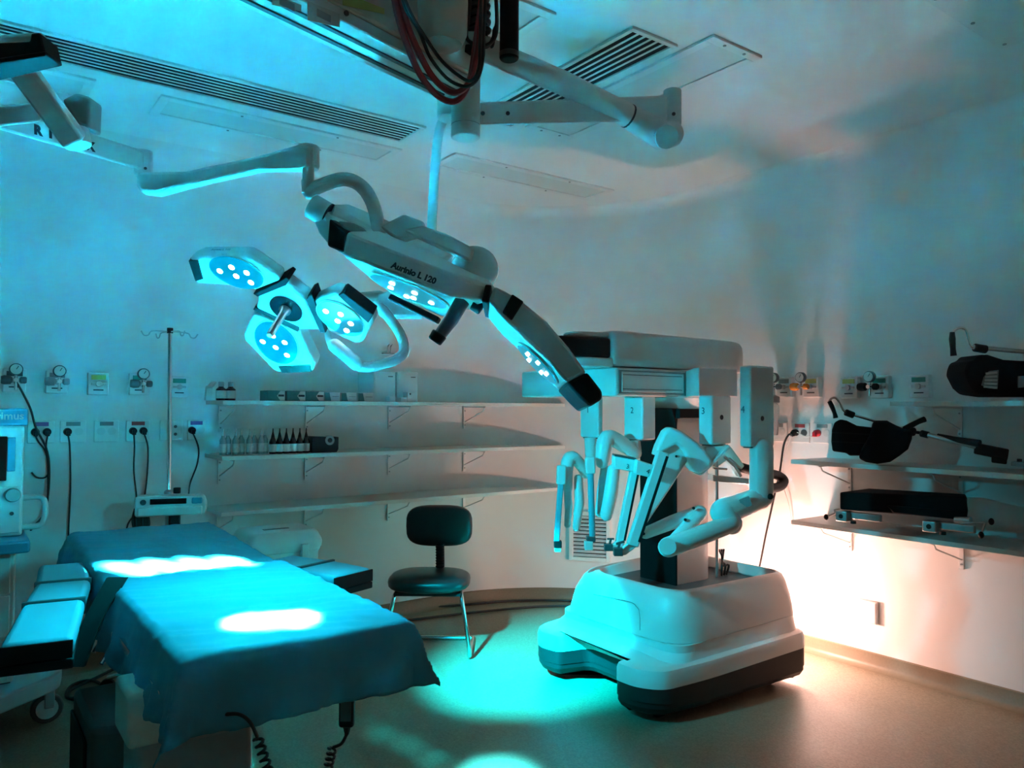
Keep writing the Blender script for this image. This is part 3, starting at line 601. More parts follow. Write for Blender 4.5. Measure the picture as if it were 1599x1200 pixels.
for s in (-1, 1):
    x0 = cx+s*.19; fo = P(733, 1012, 4.47) if s > 0 else None
    xb = cx+s*.245
    obj('leg', B().tube([at(x0, cd+.12, sc.z-.06), at(x0, cd-.06, sc.z-.062), at(x0+s*.01, cd-.11, sc.z-.10), at(xb-s*.01, cd-.12, .12), at(xb, cd-.12, .035), at(xb, cd-.09, .013), at(xb, cd+.0, .013), at(xb, cd+.26, .013)], .0125, 10, 5), 'chrome', t)
obj('rear_bar', B().tube([at(cx-.245, cd+.258, .013), at(cx+.245, cd+.258, .013)], .0125, 10), 'chrome', t)
obj('seat_plate', B().ob(sc-Z*.055, R0, F0, Z, .19, .14, .008), 'black', t)
for i, (q, l) in enumerate(((((560, 962), (620, 955), (700, 947), (800, 939), (860, 938), (912, 941), (960, 955)), 'long black cable along the curved skirting, farther of two'), (((560, 978), (645, 968), (720, 959), (800, 951), (860, 947), (910, 949), (955, 962)), 'long black cable along the curved skirting, nearer of two'))):
    b = B().tube([Zp(x, y, .012) for x, y in q], .0085, 8, 6); tag(obj('floor_cable', b, 'cable'), l, 'cable', 'cables along the curved wall')

# ---------------------------------------------------------------- surgical robot
RO = V((2.67, 2.44, 0))
def L(x, y, z): return RO+V((x, y, z))
rob = thing('surgical_robot', 'large white four-armed surgical robot on a wide dark-skirted base', 'robot', L(.5, .45, 0))
plan_ = [(-.02, -.0), (-.095, .10), (-.10, .235), (.115, .275), (.115, .65), (-.06, .70), (-.085, .83), (-.02, .93), (.25, .97), (1.0, .99), (1.02, -.06), (.25, -.035)]
prad = [.09, .08, .03, .05, .05, .03, .08, .09, .2, .06, .06, .2]
pl = rpoly(plan_, prad, 5)
cxy = V((.5, .46))
def sc_(pts, k, z, zr=0):  # inset ring, rear edge lifted by zr
    out = []
    n_ = len(pts)
    for i, p in enumerate(pts):
        a = V((*pts[i-1], 0)); b_ = V((*pts[(i+1) % n_], 0)); tg = (b_-a)
        nn = V((tg.y, -tg.x, 0)).normalized() if tg.length > 1e-9 else V((0, 0, 0))
        q = V((*p, 0))+nn*k
        out.append(L(q.x, q.y, z+zr*max(0, min(1, (p[0]-.0)/1.0))))
    return out
area = sum(pl[i-1][0]*pl[i][1]-pl[i][0]*pl[i-1][1] for i in range(len(pl)))
if area > 0: SGN = -1
else: SGN = 1
ins = lambda k, z, zr=0: sc_(pl, k*SGN, z, zr)
obj('base_skirt', B().rings([ins(.06, .028), ins(.02, .05), ins(.004, .075), ins(.004, .098), ins(0, .10), ins(0, .165, .03)]), 'skirtm', rob, ang=25)
obj('base_shell', B().rings([ins(-.002, .166, .03), ins(-.002, .225, .03), ins(.006, .245, .03), ins(.024, .256, .03), ins(.05, .258, .03)]), 'robot', rob, ang=30)
lb = rpoly([(.02, .0), (.06, .28), (.06, .65), (.03, .92), (1.0, .965), (1.0, -.035)], [.12, .06, .06, .12, .08, .08], 6)
lb2 = rpoly([(.10, .02), (.115, .28), (.115, .65), (.10, .90), (1.0, .955), (1.0, -.02)], [.16, .05, .05, .16, .08, .08], 6)
obj('lower_body', B().rings([[L(x, y, .24+.05*x) for x, y in lb], [L(x, y, .285+.06*x) for x, y in lb2], [L(x, y, .322+.04*x) for x, y in lb2]]), 'robot', rob, ang=30)
hb = lambda i, k, r: rpoly([(.10+i, .02+i), (.10+i, .90-i*k), (1.0-i*.25, .955-i*k), (1.0-i*.25, -.02+i*.9)], [r, r, .08, .08], 8)
z_ = lambda z, x: z+.04*x*(1 if z < .4 else .45)
rr = []
for z, i, k, r in ((.324, .0, 1.5, .20), (.36, .004, 1.5, .20), (.45, .02, 1.6, .19), (.52, .045, 1.7, .17), (.548, .065, 1.7, .15), (.557, .085, 1.7, .14), (.556, .10, 1.7, .13), (.50, .11, 1.7, .12)):
    rr.append([L(x, y, z_(z, x)) for x, y in hb(i, k, r)])
obj('upper_housing', B().rings(rr, caps=False), 'robot', rob, ang=50)
obj('housing_deck', B().prism([L(x, y, .50) for x, y in hb(.102, 1.7, .12)], (0, 0, .012)), 'dgrey', rob)
obj('housing_seam', B().rings([[L(x, y, .3225+.04*x) for x, y in hb(.006, 1.3, .20)], [L(x, y, .3255+.04*x) for x, y in hb(.004, 1.3, .20)]]), 'ink', rob)
obj('cover_seam', B().tube([L(.1135, .62, .46), L(.113, .36, .475), L(.106, .30, .465), L(.10, .27, .44), L(.087, .255, .36)], .0018, 6, 3), 'gl', rob)
text('base_text', 'da Vinci X', L(.82, .052, .535), X, V((0, .25, 1)), .034, 'grey', rob)
for x, y in ((.05, .1), (.05, .82), (.85, .06), (.85, .86)):
    cst = obj('caster', B().cyl(L(x-.02, y, .037), L(x+.02, y, .037), .036, n=18), 'black', rob, .005)
    obj('fork', B().box(L(x-.03, y-.03, .055), L(x+.03, y+.03, .11)), 'dgrey', cst, .005)
# column
colp = rpoly([(.47, .355), (.47, .60), (.78, .60), (.78, .355)], [.0, .0, .12, .14], 8)
obj('column', B().prism([L(x, y, .505) for x, y in colp], (0, 0, .92)), 'robot', rob, .004)
blk = B(); blk.rings([[L(.448, .345, .505), L(.462, .345, .505), L(.462, .61, .505), L(.448, .61, .505)], [L(.448, .345, 1.36), L(.462, .345, 1.36), L(.462, .61, 1.36), L(.448, .61, 1.36)], [L(.40, .33, 1.45), L(.475, .345, 1.45), L(.475, .60, 1.45), L(.42, .60, 1.45)]])
blk.box(L(.44, .31, 1.395), L(.72, .352, 1.448)); obj('column_front', blk, 'black', rob, .012, 3)
obj('column_cap', B().lathe(L(.60, .47, 1.42), Z, [(.13, 0), (.17, .05), (.205, .085), (.205, .095)], 32), 'robot', rob)
obj('rail_pipe', B().tube([L(.80, .36, .51), L(.80, .36, 1.40)], .010, 10), 'steel', rob)
cb = B()
for k in range(3): cb.tube([L(.84+.02*k, .36, .515), L(.83+.03*k, .35, .57), L(.86, .37, .61-.02*k), L(.82+.02*k, .36, .66)], .006, 8, 4)
obj('column_cables', cb, 'cable', rob)
# boom and platform
bp = rpoly([(.0, .345), (.0, .615), (1.06, .63), (1.10, .56), (1.10, .40), (1.0, .345)], [.03, .03, .1, .06, .08, .12], 5)
bb = []
for z, i in ((1.662, .02), (1.672, .005), (1.70, 0), (1.79, .0), (1.822, .006), (1.836, .02), (1.84, .04)):
    c = V((.55, .485)); 
    bb.append([L(c.x+(x-c.x)*(1-i*1.1), c.y+(y-c.y)*(1-i*4.2), z-.006*max(0, x-.5)-.02*max(0, (x-.9)/.2)**2*(1 if z > 1.75 else 0)) for x, y in bp])
obj('boom', B().rings(bb), 'robot', rob, ang=40)
obj('boom_joint', B().rings([[L(x, y, z) for x, y in rpoly([(.005, .37), (.005, .59), (-.30, .56), (-.33, .48), (-.30, .40)], [0, 0, .08, .08, .08])] for z in (1.70, 1.80)]), 'black', rob, .015, 3)
obj('boom_joint_cap', B().rings([[L(x, y, z) for x, y in rpoly([(.0, .38), (.0, .58), (-.16, .56), (-.20, .48), (-.16, .40)], [0, 0, .08, .08, .08])] for z in (1.801, 1.83)]), 'robot', rob, .012, 3)
obj('platform_hub', B().rings([[L(x, y, z) for x, y in rpoly([(.01, .36), (.01, .6), (-.18, .58), (-.22, .48), (-.18, .38)], [0, 0, .08, .08, .08])] for z in (1.652, 1.70)]), 'robot', rob, .008)
plf = B().prism([L(x, y, 1.51) for x, y in rpoly([(.0, .33), (-.03, .60), (-.06, 1.06), (.12, 1.06), (.22, .62), (.62, .62), (.62, .33)], [.015, .0, .05, .04, .04, .02, .02])], (0, 0, .142)); obj('platform', plf, 'robot', rob, .008, 3)
fp = obj('front_display', B().box(L(.012, .324, 1.522), L(.50, .332, 1.640)), 'gl', rob, .002)
obj('display_panel', B().box(L(.030, .321, 1.530), L(.485, .326, 1.632)), 'white', fp, .002)
for z in (1.545, 1.617): obj('display_line', B().box(L(.035, .3195, z-.0015), L(.47, .3215, z+.0015)), 'ink', fp)
obj('platform_wing', B().prism([L(x, y, 1.51) for x, y in rpoly([(.246, .02), (.262, .06), (.50, .32), (.66, .32), (.56, .02)], [.01, .01, .01, .02, .04])], (0, 0, .138)), 'robot', rob, .008, 3)
def armblock(px, D, wx, wy, z0, z1, num, npx, nb=None):
    e = P(px, 650, D); x, y = e.x, e.y
    a = obj('robot_arm', B().box((x, y, z0), (x+wx, y+wy, z1)), 'robot', rob, .010, 3)
    q = ray(npx, 634); k = x/q.x; p = C0+q*k
    text('arm_number', num, V((x-.0006, p.y, z1-.075 if z1 < 1.6 else 1.445)), -Y, Z, .045, 'ink', a)
    if wx > .1: obj('bolt', B().cyl((x+wx*.48, y-.002, z0+.13), (x+wx*.48, y+.004, z0+.13), .012, n=14), 'black', a)
    obj('shadow_gap', B().box((x+.012, y+.012, z0-.006), (x+wx-.012, y+wy-.012, z0+.002)), 'dgrey', a)
    return a
A4 = armblock(1172, 3.50, .18, .062, 1.275, 1.648, '4', 1160)
A3 = armblock(1112, 3.62, .143, .083, 1.278, 1.512, '3', 1098)
A2 = armblock(1003, 3.95, .10, .135, 1.285, 1.512, '2', 987)
A1 = armblock(934, 4.15, .037, .148, 1.288, 1.512, '1', 918)
def T(a, name, pts, D, r, m='robot', n=14, sm=0, re=True):
    k = 0; rr = r if isinstance(r, (list, tuple)) else [r]*len(pts); pp = []; r2 = []
    for i, q in enumerate(pts):
        d = q[2] if len(q) > 2 else D; pp.append(P(q[0], q[1], d)); r2.append(rr[i]*d/FPX)
    return obj(name, B().tube(pp, r2, n, sm, re), m, a)
def rail(a, px0, px1, D0, D1, wpx, depth, num=None):
    p, q = P(*px0, D0), P(*px1, D1); w_ = wpx*D0/FPX; d = (q-p).normalized(); sd = d.cross(F0).normalized(); up_ = sd.cross(d)
    r_ = obj('instrument_rail', B().bar(p, q, depth, w_, sd), 'robot', a, .006, 3)
    obj('rail_shade_strip', B().bar(p+d*.02+R0*(w_*.42)-F0*(depth*.36), q-d*.02+R0*(w_*.42)-F0*(depth*.36), depth*.32, w_*.26, sd), 'black', a)  # black strip painting in the shade on the rail's right side
    return r_, d, sd
# arm 4
T(A4, 'forearm', [(1189, 702, 3.55), (1189, 768, 3.55), (1187, 778, 3.55)], 3.55, 18)
obj('forearm_cap', B().sph(P(1203, 776, 3.50), .014), 'black', A4)
T(A4, 'elbow', [(1190, 777, 3.55), (1150, 793, 3.52), (1130, 800, 3.50)], 3.52, [17, 19, 21])
e = P(1164, 785, 3.475); obj('elbow_label', B().ob(e, (R0*.93+UZ*.36).normalized(), F0, (UZ*.93-R0*.36).normalized(), .024, .004, .022), 'grey', A4)
T(A4, 'wrist', [(1131, 800, 3.50), (1142, 818, 3.48)], 3.5, [21, 17])
T(A4, 'lower_link', [(1142, 818, 3.46), (1090, 838, 3.44), (1043, 855, 3.42)], 3.44, [14, 15, 15.5])
obj('joint_disc', B().cyl(P(1043, 854, 3.36), P(1043, 854, 3.35), .036, n=20), 'white', A4)
T(A4, 'upper_link', [(1050, 846, 3.52), (1075, 822, 3.53), (1094, 802, 3.55)], 3.53, [9, 11, 10])
T(A4, 'wrist_link', [(1092, 801, 3.60), (1050, 816, 3.58), (1008, 833, 3.56)], 3.58, [12, 11, 9])
for q in ((1005, 834), (1083, 794), (1070, 812)): obj('bolt', B().cyl(P(*q, 3.50), P(*q, 3.53), .007, n=10), 'black', A4)
r4, d, sd = rail(A4, (1035, 706), (987, 852), 3.52, 3.50, 17, .06)
h4 = obj('rail_carriage', B().prism([P(*q, 3.50) for q in ((994, 718), (1021, 727), (1014, 746), (992, 741))], F0*.08), 'robot', A4, .006)
text('carriage_number', '4', P(1012, 737, 3.497), (R0*.95-UZ*.3), UZ, .032, 'ink', h4)
obj('rail_foot', B().prism([P(*q, 3.49) for q in ((990, 842), (1000, 850), (977, 868), (960, 868), (959, 856), (974, 858))], F0*.05), 'robot', A4, .005)
b = B().ob(P(965, 862, 3.47), R0, F0, UZ, .020, .02, .017); b.tube([P(965, 858, 3.47), P(968, 848, 3.47)], .006, 8); b.tube([P(962, 850, 3.47), P(975, 846, 3.47)], .006, 8); obj('cannula_clamp', b, 'dgrey', A4, .004)
# arm 3
obj('wrist', B().prism([P(*q, 3.64) for q in ((1104, 698), (1139, 696), (1141, 700), (1114, 726), (1096, 716))], F0*.11), 'robot', A3, .012, 3)
obj('wrist_plate', B().prism([P(*q, 3.60) for q in ((1138, 695), (1142, 699), (1098, 742), (1092, 743))], F0*.13), 'white', A3, .004)
obj('upper_link', B().prism([P(*q, 3.59) for q in ((1047, 667), (1065, 673), (1087, 689), (1101, 702), (1114, 720), (1110, 730), (1097, 740), (1087, 740), (1078, 732), (1074, 717), (1066, 702), (1056, 695), (1040, 705), (1022, 713), (1027, 697), (1038, 674))], F0*.11), 'robot', A3, .016, 3)
obj('lower_link', B().prism([P(*q, 3.62) for q in ((1030, 712), (1050, 690), (1066, 698), (1075, 708), (1073, 722), (1052, 756), (1008, 822), (1002, 820))], F0*.12), 'robot', A3, .012, 3)
for q in ((1056, 713), (1034, 725)): obj('bolt', B().cyl(P(*q, 3.615), P(*q, 3.63), .006, n=10), 'black', A3)
rail(A3, (991, 733), (967, 850), 3.60, 3.58, 13, .055)
h3 = obj('rail_carriage', B().prism([P(*q, 3.56) for q in ((959, 712), (993, 718), (991, 738), (959, 732))], F0*.09), 'robot', A3, .006)
obj('carriage_cover', B().prism([P(*q, 3.555) for q in ((960, 710), (994, 716), (993, 719), (960, 713))], F0*.09), 'dgrey', A3, .002)
text('carriage_number', '3', P(980, 729, 3.557), (R0*.98-UZ*.15), UZ, .03, 'ink', h3)
b = B().ob(P(950, 855, 3.56), R0, F0, UZ, .019, .02, .015); b.tube([P(952, 850, 3.56), P(954, 842, 3.56)], .006, 8); b.tube([P(948, 842, 3.56), P(959, 842, 3.56)], .005, 8); obj('cannula_clamp', b, 'dgrey', A3, .004)
obj('rail_foot', B().bar(P(970, 848, 3.57), P(957, 858, 3.56), .04, .035, F0), 'robot', A3, .005)
# arm 2
T(A2, 'neck', [(990, 688, 4.0), (992, 706, 4.0)], 4.0, 10, re=False)
T(A2, 'upper_link', [(992, 708, 3.98), (972, 694, 3.95), (952, 684, 3.92), (944, 692, 3.90), (941, 712, 3.89), (940, 722, 3.89)], 3.92, [10, 12, 12.5, 13, 11.5, 10], sm=4)
T(A2, 'lower_link', [(958, 735, 3.86), (954, 770, 3.85), (947, 804, 3.84)], 3.85, [10, 11, 10])
T(A2, 'inner_link', [(945, 735, 3.92), (941, 768, 3.91), (937, 800, 3.90)], 3.9, [8, 9, 8])
T(A2, 'instrument_tube', [(922, 735, 3.84), (925, 838, 3.82)], 3.83, 5, 'pad', re=False)
obj('tube_housing', B().bar(P(921, 714, 3.84), P(922, 740, 3.84), .05, .045, F0), 'robot', A2, .008)
b = B().bar(P(923, 838, 3.82), P(922, 845, 3.82), .045, .05, F0); obj('clamp_collar', b, 'dgrey', A2, .004); obj('cannula_clamp', B().ob(P(919, 852, 3.81), R0, F0, UZ, .021, .02, .021), 'white', A2, .004)
# arm 1
T(A1, 'neck', [(922, 684, 4.2), (923, 715, 4.2)], 4.2, 9.5, re=False)
T(A1, 'upper_link', [(915, 740, 4.18), (905, 724, 4.16), (893, 715, 4.14), (886, 724, 4.12), (885, 748, 4.10), (886, 762, 4.10)], 4.14, [8, 9, 11, 10.5, 9.5, 8], sm=4)
T(A1, 'lower_link', [(903, 748, 4.12), (905, 785, 4.10), (900, 824, 4.08)], 4.1, [7, 8, 6])
T(A1, 'inner_link', [(886, 765, 4.10), (888, 796, 4.09), (886, 820, 4.08)], 4.09, [6, 6, 5])
obj('instrument_tube', B().bar(P(876, 750, 4.04), P(869, 846, 4.02), .03, .033, F0), 'pad', A1, .005)
obj('tube_housing', B().bar(P(877, 727, 4.04), P(876, 757, 4.04), .05, .042, F0), 'robot', A1, .008)
b = B().ob(P(871, 850, 4.02), R0, F0, UZ, .020, .02, .018); obj('cannula_clamp', b, 'black', A1, .004); obj('clamp_tip', B().ob(P(871, 859, 4.02), R0, F0, UZ, .017, .018, .009), 'white', A1, .004)
# steering handle with chrome plates behind the column
hd = B().tube([P(1150, 728, 4.35), P(1185, 738, 4.45), P(1212, 742, 4.6), P(1224, 751, 4.62), P(1216, 761, 4.55), P(1190, 764, 4.4)], .028, 10, 5); obj('steering_handle', hd, 'black', rob)
b = B().prism([P(*q, 4.3) for q in ((1113, 742), (1170, 748), (1170, 757), (1113, 752))], F0*.12); b.bar(P(1113, 731, 4.3), P(1135, 733, 4.3), .03, .012); b.prism([P(*q, 4.28) for q in ((1132, 712), (1150, 726), (1160, 744), (1156, 746), (1146, 730), (1130, 716))], F0*.08); obj('handle_bracket', b, 'chrome', rob, .004)
b = B().prism([P(*q, 4.3) for q in ((1138, 697), (1143, 700), (1163, 728), (1158, 734), (1140, 716), (1120, 730), (1112, 728))], F0*.1); obj('bracket_cover', b, 'beige', rob, .006)

# ---------------------------------------------------------------- surgical lamps
def leds(parent, c, ax, ay, n, pts, r=.010):
    for u, v in pts: obj('led', B().sph(c+ax*u+ay*v+n*.001, (r, r, r*.3), (ax, ay, n), 10, 6), 'led', parent)
def ellipse(c, ax, ay, rx, ry, n=32): return [c+ax*(rx*math.cos(2*PI*i/n))+ay*(ry*math.sin(2*PI*i/n)) for i in range(n)]
# far lamp: three pods round a hub, face plane FN
FN = cv(-.22, -.75, .62); FO = P(447, 482, 2.62)
pl_ = lambda x, y: PL(x, y, FO, FN)
lampf = thing('surgical_lamp', 'three-pod surgical lamp with glowing discs over the head of the table', 'surgical lamp', FO)
def plate(name, px, m, parent, t=.055, lift=0, bevel=.014, r=0):
    pts = [pl_(*q)+FN*lift for q in px]; return obj(name, B().prism(pts, -FN*t), m, parent, bevel, 3)
hubm = plate('hub', [(446, 441), (402, 459), (401, 473), (396, 486), (430, 502), (465, 517), (501, 517), (490, 492), (480, 467), (462, 454)], 'white', lampf)
for q in ([(447, 433), (452, 437), (446, 446), (402, 464), (395, 459), (434, 441)], [(395, 484), (398, 479), (468, 511), (465, 519)], [(481, 461), (487, 458), (509, 520), (500, 520), (478, 470)]):
    plate('joint_band', q, 'black', lampf, .058, .001, .003)
pods = (([(294, 406), (311, 399), (385, 399), (400, 408), (437, 434), (434, 441), (396, 456), (375, 449), (306, 444)], (370, 425), 43, 20, .22, [(294, 407), (310, 406), (318, 436), (305, 440)]),
        ([(395, 490), (380, 522), (382, 532), (427, 579), (434, 582), (489, 580), (492, 570), (467, 517)], (432, 535), 35, 28, .3, [(434, 572), (485, 569), (487, 581), (440, 583)]),
        ([(488, 470), (522, 455), (532, 458), (584, 497), (583, 505), (566, 536), (556, 539), (512, 519)], (532, 497), 40, 20, .6, [(527, 461), (536, 456), (583, 492), (575, 505)]))
for pts, lc, ea, eb, th, hnd in pods:
    pod = plate('pod', pts, 'white', lampf)
    plate('handle', hnd, 'black', pod, .048, .002, .004)
    c = pl_(*lc); ang_ = th; ux = (pl_(lc[0]+math.cos(ang_)*10, lc[1]+math.sin(ang_)*10)-c); kx = ux.length/10; ux.normalize(); uy = FN.cross(ux).normalized()
    ky = (pl_(lc[0]-math.sin(ang_)*10, lc[1]+math.cos(ang_)*10)-c).length/10
    rx, ry = ea*kx, eb*ky
    rim = obj('lens_rim', B().prism(ellipse(c+FN*.001, ux, uy, rx*1.05, ry*1.05), FN*.003), 'white', pod)
    ln = obj('lens', B().prism(ellipse(c+FN*.0035, ux, uy, rx, ry), FN*.003), 'lens', pod)
    leds(pod, c+FN*.006, ux, uy, FN, [(rx*a, ry*b_) for a, b_ in ((-.62, -.1), (-.12, .35), (-.02, -.2), (.42, .2), (.5, -.42))], .0105)
c = pl_(447, 482); ux = (pl_(457, 486)-c).normalized(); uy = FN.cross(ux)
obj('hub_glass', B().prism(ellipse(c+FN*.001, ux, uy, .058, .055), FN*.004), 'hubg', hubm)
obj('sterile_handle', B().lathe(c+FN*.005, FN, [(.02, 0), (.02, .01), (.013, .02), (.012, .12), (.009, .13)], 16), 'steel', hubm)
tu = (pl_(341, 380)-pl_(341, 400)).normalized()
text('lamp_text', 'Aurinio L 110', pl_(338, 399)-FN*.030+tu*.0005, pl_(380, 399)-pl_(320, 399), -FN, .013, 'grey', lampf)
# its yoke and suspension down from the ceiling column
T(lampf, 'yoke', [(512, 522, 2.70), (514, 532, 2.68), (522, 542, 2.64), (562, 573, 2.60), (600, 568, 2.62), (622, 560, 2.66), (631, 545, 2.72), (624, 520, 2.78), (600, 486, 2.84), (582, 468, 2.88)], 2.7, [5, 5, 6, 8, 8, 8, 8, 8, 8, 8], 'white', 14, 4)
T(lampf, 'yoke_sleeve', [(523, 540, 2.62), (556, 568, 2.59)], 2.6, 11, 'white')
T(lampf, 'yoke_joint', [(560, 469, 2.86), (592, 466, 2.88)], 2.87, 12, 'white')
b = B().prism([P(*q, 2.84) for q in ((590, 458), (622, 450), (659, 478), (657, 494), (591, 494))], F0*.10); obj('joint_box', b, 'white', lampf, .008, 3)
T(lampf, 'drop_tube', [(700, 183, 2.30), (690, 192, 2.30), (684, 215, 2.32), (679, 270, 2.40), (675, 340, 2.52), (672, 400, 2.66), (655, 455, 2.82), (640, 470, 2.88)], 2.5, [7.5]*8, 'white', 14, 4)
# near lamp
NN = cv(-.38, -.92, .07)
lampn = thing('surgical_lamp', 'large surgical lamp seen from its side, lettered Aurinio L 120', 'surgical lamp', P(738, 455, 1.72))
bf = [(534, 398, 1.62), (540, 402, 1.61), (702, 466, 1.58), (716, 468, 1.60), (764, 471, 1.70), (690, 497, 1.90), (611, 459, 1.95), (580, 436, 1.88)]
bt_ = [(541, 362, 1.63), (548, 362, 1.62), (708, 427, 1.59), (724, 433, 1.61), (769, 444, 1.70), (765, 441, 1.95), (662, 389, 2.0), (588, 359, 1.92)]
podb = obj('pod', B().rings([[P(*q) for q in bf], [P(*q) for q in bt_]]), 'white', lampn, .010, 3)
la, lb_ = (P(690, 460, 1.64)-P(590, 425, 1.66)).normalized(), None; lb_ = NN.cross(la).normalized()
lc = P(640, 452, 1.735)
obj('lens_rim', B().prism(ellipse(lc+NN*.002, la, lb_, .098, .098), NN*.004), 'white', podb); obj('lens', B().prism(ellipse(lc+NN*.005, la, lb_, .092, .092), NN*.003), 'lens', podb)
leds(podb, lc+NN*.008, la, lb_, NN, [(-.05, -.02), (-.03, .04), (.0, -.05), (.02, .02), (.05, -.03), (-.02, -.06)], .0075)
obj('handle', B().bar(P(611, 461, 1.95)+NN*.006, P(687, 498, 1.905)+NN*.006, .022, .016, NN), 'black', podb, .004)
ff = P(534, 398, 1.62), P(714, 467, 1.585)
fx = (ff[1]-ff[0]).normalized(); fc = P(646, 428, 1.585)
fy = (-NN-fx*(-NN).dot(fx)).normalized(); fnn = fx.cross(fy)
fp0 = P(625, 435, 1.60); k = (fp0+(-NN*.025)); txt = k+((ff[0]-k).dot(fnn)-.0)*fnn
text('lamp_text', 'Aurinio L 120', P(646, 427, 1.565), fx, fy, .0178, 'ink', podb, .0009)
arm_a = [(488, 345, 1.98), (497, 368, 1.94), (512, 386, 1.90), (540, 402, 1.86), (600, 430, 1.92), (660, 440, 1.98), (700, 425, 2.10), (600, 372, 2.22), (530, 343, 2.14)]
poda = obj('pod', B().prism([P(*q) for q in arm_a], -NN*.052), 'white', lampn, .010, 3)
obj('handle', B().hull8([P(511, 385, 1.885), P(538, 396, 1.855), P(540, 392, 1.95), P(520, 380, 1.97), P(514, 341, 1.885), P(542, 362, 1.855), P(560, 360, 1.95), P(528, 345, 1.97)]), 'black', poda, .006)
obj('handle_recess', B().prism([P(*q, 1.86) for q in ((527, 344), (552, 348), (568, 356), (580, 371), (535, 356))], F0*.02), 'grey', poda, .006)
hub = obj('hub', B().hull8([P(735, 470, 1.72), P(770, 470, 1.74), P(758, 486, 1.90), P(705, 484, 1.92), P(740, 440, 1.72), P(774, 446, 1.74), P(770, 440, 1.98), P(700, 410, 2.0)]), 'white', lampn, .012, 3)
obj('joint_band', B().prism([P(*q, 1.655) for q in ((758, 444), (768, 445), (762, 474), (752, 471))], F0*.20-UZ*.01), 'black', lampn, .003)
obj('dome', B().sph(P(741, 421, 2.04), (.064, .064, .062), None, 24, 14), 'white', lampn)
obj('hub_fitting', B().tube([P(738, 475, 1.74), P(752, 484, 1.74)], .014, 10), 'black', lampn, .003)
obj('sterile_handle', B().tube([P(722, 470, 1.70), P(704, 500, 1.69), P(682, 530, 1.68)], [.017, .0165, .013], 18), 'dgrey', lampn)
obj('handle_tip', B().tube([P(687, 521, 1.68), P(678, 534, 1.68)], [.018, .016], 16), 'black', lampn, .003)
EC = F0*.18-R0*.008-UZ*.012
cprof = [(772, 446), (790, 455), (816, 471), (853, 501), (889, 543), (917, 583), (885, 598), (858, 568), (834, 545), (809, 521), (790, 504), (763, 471)]
podc = obj('pod', B().prism([P(*q, 1.64) for q in cprof], EC), 'white', lampn, .008, 3)
obj('joint_band', B().prism([P(*q, 1.637) for q in ((800, 459), (818, 471), (799, 501), (784, 488))], EC*1.02), 'black', podc, .003)
obj('handle', B().prism([P(*q, 1.637) for q in ((917, 581), (941, 612), (940, 624), (921, 636), (906, 622), (884, 598))], EC*1.02), 'black', podc, .006)
c0, c1 = P(812, 524, 1.64), P(880, 593, 1.64); cax = (c1-c0).normalized(); cay = EC.normalized(); cay = (cay-cax*cay.dot(cax)).normalized(); cn = cax.cross(cay)
if cn.dot(cv(-.7, -.7, 0)) < 0: cn = -cn
lcc = (c0+c1)/2+EC*.5
obj('lens_rim', B().prism(ellipse(lcc-cn*.002, cax, cay, .064, .076), cn*.006), 'white', podc); obj('lens', B().prism(ellipse(lcc+cn*.004, cax, cay, .060, .071), cn*.003), 'lens', podc)
leds(podc, lcc+cn*.008, cax, cay, cn, [(-.03, -.02), (0, -.04), (.03, -.01), (-.02, .03), (.02, .03)], .0055)
# cardan cylinder, yoke bar and curved yoke tube, then the suspension arms to the upper left
T(lampn, 'cardan_cylinder', [(487, 322, 1.98), (512, 337, 1.98)], 1.98, [20, 20], 'white', 22, 0, False)
obj('cylinder_seam', B().tube([P(512, 337, 1.98), P(514, 338, 1.98)], .0335, 22), 'ink', lampn)
obj('cardan_arm', B().tube([P(514, 338, 1.98), P(560, 362, 2.02), P(610, 388, 2.06)], [.033, .030, .022], 22), 'white', lampn)
obj('yoke_block', B().prism([P(*q, 1.97) for q in ((593, 353), (630, 334), (662, 346), (663, 362), (632, 372), (618, 372))], F0*.05), 'white', lampn, .006, 3)
obj('yoke_bar', B().prism([P(*q, 1.95) for q in ((660, 352), (700, 366), (740, 388), (735, 408), (702, 392), (642, 364), (630, 358))], F0*.05), 'white', lampn, .006, 3)
T(lampn, 'yoke_tube', [(484, 301, 2.0), (497, 292, 2.0), (535, 280, 2.02), (563, 290, 2.03), (582, 318, 2.03), (592, 362, 2.02)], 2.0, [11]*6, 'white', 16, 5)
obj('drop_tube', B().tube([P(481, 232, 2.0), P(481, 300, 2.0)], [.0155, .0155], 18), 'white', lampn)
obj('drop_collar', B().tube([P(481, 282, 2.0), P(481, 303, 2.0)], [.0175, .016], 18), 'white', lampn)
obj('spring_arm', B().prism([P(*q) for q in ((212, 268, 2.04), (290, 266, 2.03), (400, 243, 2.0), (466, 224, 1.98), (484, 227, 1.98), (484, 261, 1.98), (466, 261, 1.98), (404, 264, 2.0), (290, 290, 2.03), (244, 303, 2.04), (218, 300, 2.04), (212, 290, 2.04))], F0*.04), 'white', lampn, .010, 3)
obj('arm_knuckle', B().tube([P(481, 228, 2.02), P(481, 264, 2.02)], [.030, .030], 20, 0, False), 'white', lampn, .006)
obj('arm_pivot', B().tube([P(224, 236, 2.07), P(224, 275, 2.07)], [.024, .024], 18), 'white', lampn, .004)
obj('pivot_dot', B().sph(P(227, 263, 2.04), .004), 'ink', lampn)
ext = obj('extension_arm', B().hull8([P(-60, 178+8, 1.62), P(226, 268, 2.05), P(226, 262, 2.13), P(-60, 176, 1.75), P(-60, 144, 1.62), P(226, 237, 2.05), P(226, 236, 2.13), P(-60, 148, 1.75)]), 'white', lampn, .008, 3)
ea = (P(226, 250, 2.05)-P(-60, 165, 1.62)).normalized(); eu = UZ
